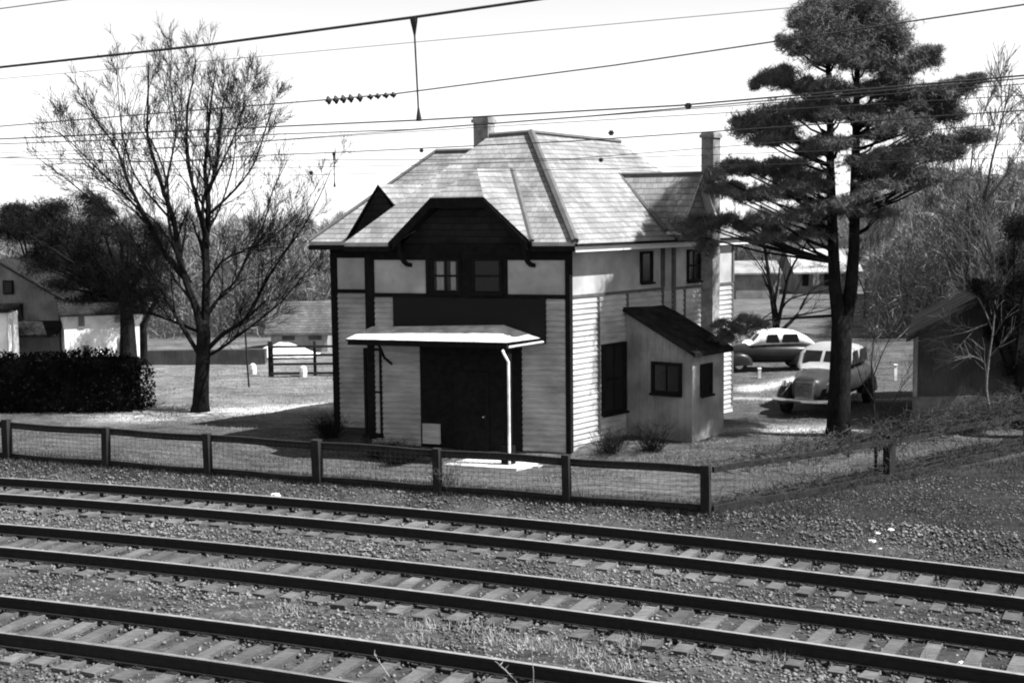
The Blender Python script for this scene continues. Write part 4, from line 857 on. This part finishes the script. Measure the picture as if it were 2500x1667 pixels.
# ---------------------------------------------------------------- cars
def car(label, loc, ang, paint, roofpaint, SC):
    r = thing('parked_car', label, 'car', loc, 'parked cars behind the station house')
    T = rot(loc[0], loc[1], ang); z0 = loc[2]
    W = lambda x, y, z: (T(x*SC, y*SC, 0)[0], T(x*SC, y*SC, 0)[1], z0+z*SC)
    def loft(st_, n=20, e=2.6):
        m = MB()
        for (x, hw, zl, zh) in st_:
            for k in range(n):
                a = 2*math.pi*k/n; ca_, sa_ = math.cos(a), math.sin(a)
                y = hw*math.copysign(abs(ca_)**(2/e), ca_); z = (zl+zh)/2+(zh-zl)/2*math.copysign(abs(sa_)**(2/e), sa_); m.v.append(W(x, y, z))
        for i in range(len(st_)-1):
            for k in range(n): k2 = (k+1) % n; m.f.append((i*n+k, i*n+k2, (i+1)*n+k2, (i+1)*n+k)); m.mi.append(0); m.uv.append(None)
        m.f.append(tuple(range(n))); m.mi.append(0); m.uv.append(None); q = (len(st_)-1)*n; m.f.append(tuple(q+k for k in range(n))[::-1]); m.mi.append(0); m.uv.append(None)
        return m
    # x forward
    loft([(2.2, .2, .5, .85), (2.15, .34, .42, 1.0), (1.9, .42, .38, 1.06), (1.2, .55, .36, 1.12), (.75, .72, .34, 1.16), (.2, .8, .33, 1.18), (-1.0, .82, .33, 1.17), (-1.7, .76, .35, 1.1), (-2.15, .6, .4, .95), (-2.3, .4, .5, .8)]).build('body', paint, r, True)
    cb_ = loft([(.95, .5, 1.05, 1.12), (.72, .66, 1.05, 1.3), (.4, .7, 1.05, 1.62), (0, .7, 1.05, 1.7), (-.6, .7, 1.05, 1.71), (-1.1, .67, 1.05, 1.64), (-1.6, .58, 1.0, 1.4), (-1.95, .4, .95, 1.12)], 20, 3.2).build('cabin', roofpaint, r, True)
    gl = MB()
    for y0, y1 in ((.04, .5), (-.5, -.04)): gl.add([W(.78, y0, 1.24), W(.78, y1, 1.24), W(.47, y1*.95, 1.56), W(.47, y0, 1.56)], [(0, 1, 2, 3)])
    g0 = gl.build('windscreen', M['glass'], cb_)
    for sg in (1, -1):
        gw_ = MB()
        for x0, x1 in ((.3, -.3), (-.38, -1.15)): gw_.add([W(x0, sg*.725, 1.2), W(x1, sg*.725, 1.2), W(x1+.1, sg*.70, 1.55), W(x0-.08, sg*.70, 1.55)], [(0, 1, 2, 3)])
        gw_.build('side_window', M['glass'], cb_)
        for xc, L in ((1.45, .62), (-1.35, .58)):
            fd_ = MB()
            n1, n2 = 12, 8; o = len(fd_.v)
            for i in range(n1+1):
                a = math.pi*i/n1
                for j in range(n2+1):
                    b_ = math.pi*(j/n2-.5); fd_.v.append(W(xc+L*math.cos(a)*math.cos(b_)**.4, sg*(.66+.2*math.sin(b_)), .3+.52*math.sin(a)**.8*math.cos(b_)**.4))
            for i in range(n1):
                for j in range(n2): fd_.f.append((o+i*(n2+1)+j, o+i*(n2+1)+j+1, o+(i+1)*(n2+1)+j+1, o+(i+1)*(n2+1)+j)); fd_.mi.append(0); fd_.uv.append(None)
            fd_.build('fender', paint, r, True)
        for xc in (1.45, -1.35):
            wh = MB(); n = 18
            for yy in (sg*.6, sg*.78):
                for k in range(n): a = 6.283*k/n; wh.v.append(W(xc+.34*math.cos(a), yy, .34+.34*math.sin(a)))
            for k in range(n): wh.f.append((k, (k+1) % n, n+(k+1) % n, n+k)); wh.mi.append(0); wh.uv.append(None)
            wh.f += [tuple(range(n)), tuple(range(2*n-1, n-1, -1))]; wh.mi += [0, 0]; wh.uv += [None, None]
            ww = wh.build('wheel', M['rubber'], r); hb = MB(); hb.tube([W(xc, sg*.77, .34), W(xc, sg*.80, .34)], [.19, .14], 12); hb.build('hubcap', M['chrome'], ww)
        hl = MB(); hl.tube([W(1.72, sg*.58, .82), W(1.93, sg*.58, .82), W(1.97, sg*.58, .82)], [.06, .115, .09], 12); hl.build('headlight', M['chrome'], r, True)
    m = MB(); m.tube([W(2.2, -.82, .46), W(2.38, -.4, .46), W(2.42, 0, .46), W(2.38, .4, .46), W(2.2, .82, .46)], .05, 8); m.build('bumper', M['chrome'], r)
    m = MB()
    for k in range(9):
        z = .5+.05*k; m.box(2.13, 2.21, -.24, .24, z, z+.02, W)
    m.build('grille', M['chrome'], r)
    return r
b = at(2010, 985, 40.8); car('grey rounded old sedan with pale roof, facing the camera, partly hidden by the pine trunk', (float(b[0])+.2, 40.9, 0.), math.radians(-90-30), M['carmid'], M['carpale'], 1.17)
car('dark old sedan with a white roof, seen from the side behind the grey one', (9.9, 50.6, 0.), math.radians(180+8), M['cardark'], M['white'], .93)
for px, py, Yp, hh, lb in ((1854, 925, 48, .35, 'short white post beside the lane left of the grey sedan'), (2186, 912, 47, .55, 'white post standing on the lawn left of the dark shed')):
    b = at(px, py, Yp); b[2] = gz(b[0], b[1]); m = MB(); m.box(b[0]-.05, b[0]+.05, b[1]-.05, b[1]+.05, b[2], b[2]+hh); m.box(b[0]-.065, b[0]+.065, b[1]-.065, b[1]+.065, b[2]+hh+.002, b[2]+hh+.04); tag(m.build('marker_post', M['white']), lb, 'post', 'white posts behind the station house')
# ---------------------------------------------------------------- overhead wires over the tracks
WIRES = [  # px points (left..right), depth, radius, label
 ([(0, 165), (500, 111), (1010, 43), (1310, 0)], 17, .02, 'thickest overhead cable, highest on the left, dropping towards the camera'),
 ([(0, 22), (150, 2)], 20, .009, 'short bit of overhead wire in the top left corner'),
 ([(0, 193), (640, 138), (1490, 60)], 24, .006, 'very faint thin overhead wire just below the thickest cable'),
 ([(0, 309), (361, 279), (787, 245), (970, 229), (1500, 160), (2500, 12)], 20, .011, 'overhead wire that carries the string of black insulators'),
 ([(0, 340), (1022, 294), (1660, 258), (2500, 185)], 17, .011, 'overhead wire that the long hanger rod ends on'),
 ([(0, 352), (1000, 317), (1440, 284), (2500, 192)], 18.5, .009, 'thin overhead wire right below the contact wire of the hanger'),
 ([(0, 385), (300, 370), (640, 345), (1000, 318)], 21, .007, 'thin sloping overhead wire crossing the two below the insulator wire'),
 ([(0, 385), (400, 396), (640, 380), (815, 373), (1400, 345), (2500, 270)], 22, .01, 'overhead wire that the short hanger drops from'),
 ([(0, 404), (480, 393), (1400, 388), (2500, 300)], 23, .007, 'overhead wire crossing in front of the station roof ridge'),
 ([(0, 430), (720, 428), (1500, 412), (2500, 385)], 24, .006, 'lowest thin overhead wire crossing the station roof')]
WIRES += [([(0, 416), (500, 413), (1000, 404), (2500, 352)], 23.5, .006, 'faint overhead wire second from the bottom at the left edge'),
 ([(0, 374), (420, 360), (760, 338), (1160, 312), (1500, 292)], 19.5, .006, 'faint sloping overhead wire just above the wire of the short hanger')]
for pts, Yw, r, lb in WIRES:
    P = [at(x, y, Yw-(x-1250)/FPX*Yw*.4) for x, y in pts]; a = P[0]+(P[0]-P[1])/np.linalg.norm(P[0]-P[1])*25; b = P[-1]+(P[-1]-P[-2])/np.linalg.norm(P[-1]-P[-2])*25
    mb = MB(); mb.tube([tuple(p) for p in [a]+P+[b]], r, 5); tag(mb.build('overhead_wire', M['wire']), lb, 'overhead wire', 'overhead wires of the railway')
def W3(x, y, Yw): return at(x, y, Yw-(x-1250)/FPX*Yw*.4)
ins = thing('insulator_string', 'black string of nine disc insulators hanging on an overhead wire left of the long hanger', 'insulator', tuple(W3(880, 240, 20)))
for i, x in enumerate((802, 820, 838, 856, 878, 904, 922, 942, 960)):
    y = 244-(x-787)*.085+3; c = Vector(W3(x, y, 19.97)); d = Vector((1, -.4, .1)).normalized(); m = MB(); big = 1 if i < 5 else .72
    m.tube([tuple(c-d*.05), tuple(c-d*.02), tuple(c), tuple(c+d*.02), tuple(c+d*.05)], [.02*big, .035*big, .072*big, .05*big, .02*big], 10); m.build('disc', M['black'], ins, True)
def hanger(label, x0, y0, x1, y1, Yw, r, ends):
    root = thing('hanger_rod', label, 'hanger', tuple(W3(x1, y1, Yw)), 'hangers of the overhead line'); a, b = W3(x0, y0, Yw), W3(x1, y1, Yw)
    m = MB(); m.tube([tuple(a), tuple(b)], r, 6); m.build('rod', M['black'], root)
    for e, (p, q) in zip(ends, ((a, b), (b, a))):
        if e: d = (np.array(q)-np.array(p)); d /= np.linalg.norm(d); m = MB(); m.tube([tuple(p), tuple(p+d*e*.4), tuple(p+d*e*1.5)], [e*.35, e*.3, r], 8); m.build('clamp', M['black'], root)
hanger('long vertical hanger rod between the thickest cable and the wire below it', 1010, 43, 1023, 296, 17, .012, (.16, .12))
hanger('short vertical hanger rod left of the station roof', 815, 373, 817, 457, 22, .009, (.08, .07))
for x, y, Yw, lb in ((504, 331, 17, 'dark clamp on the wires in front of the tall bare tree'), (1029, 368, 23, 'small square clamp on a wire left of the station chimney'), (1467, 391, 23, 'small square clamp on a wire in front of the bright roof slope'), (1680, 259, 17, 'pale square clamp on the wire above the outer chimney'), (1492, 325, 18.5, 'small cone clamp on a wire above the station roof'), (760, 422, 24, 'dark round clamp on the lowest wire left of the station roof'), (577, 195, 24, 'small dark clamp on the faint wire right of the tall bare tree'), (243, 393, 23, 'small dark clamp on a low wire at the left')):
    c = W3(x, y, Yw); m = MB(); s_ = .026; m.box(c[0]-s_, c[0]+s_, c[1]-s_, c[1]+s_, c[2]-s_*1.3, c[2]+s_*1.3); m.tube([(c[0]-s_*1.6, c[1], c[2]), (c[0]+s_*1.6, c[1], c[2])], s_*.5, 6)
    tag(m.build('wire_clamp', M['black']), lb, 'clamp', 'clamps on the overhead wires')
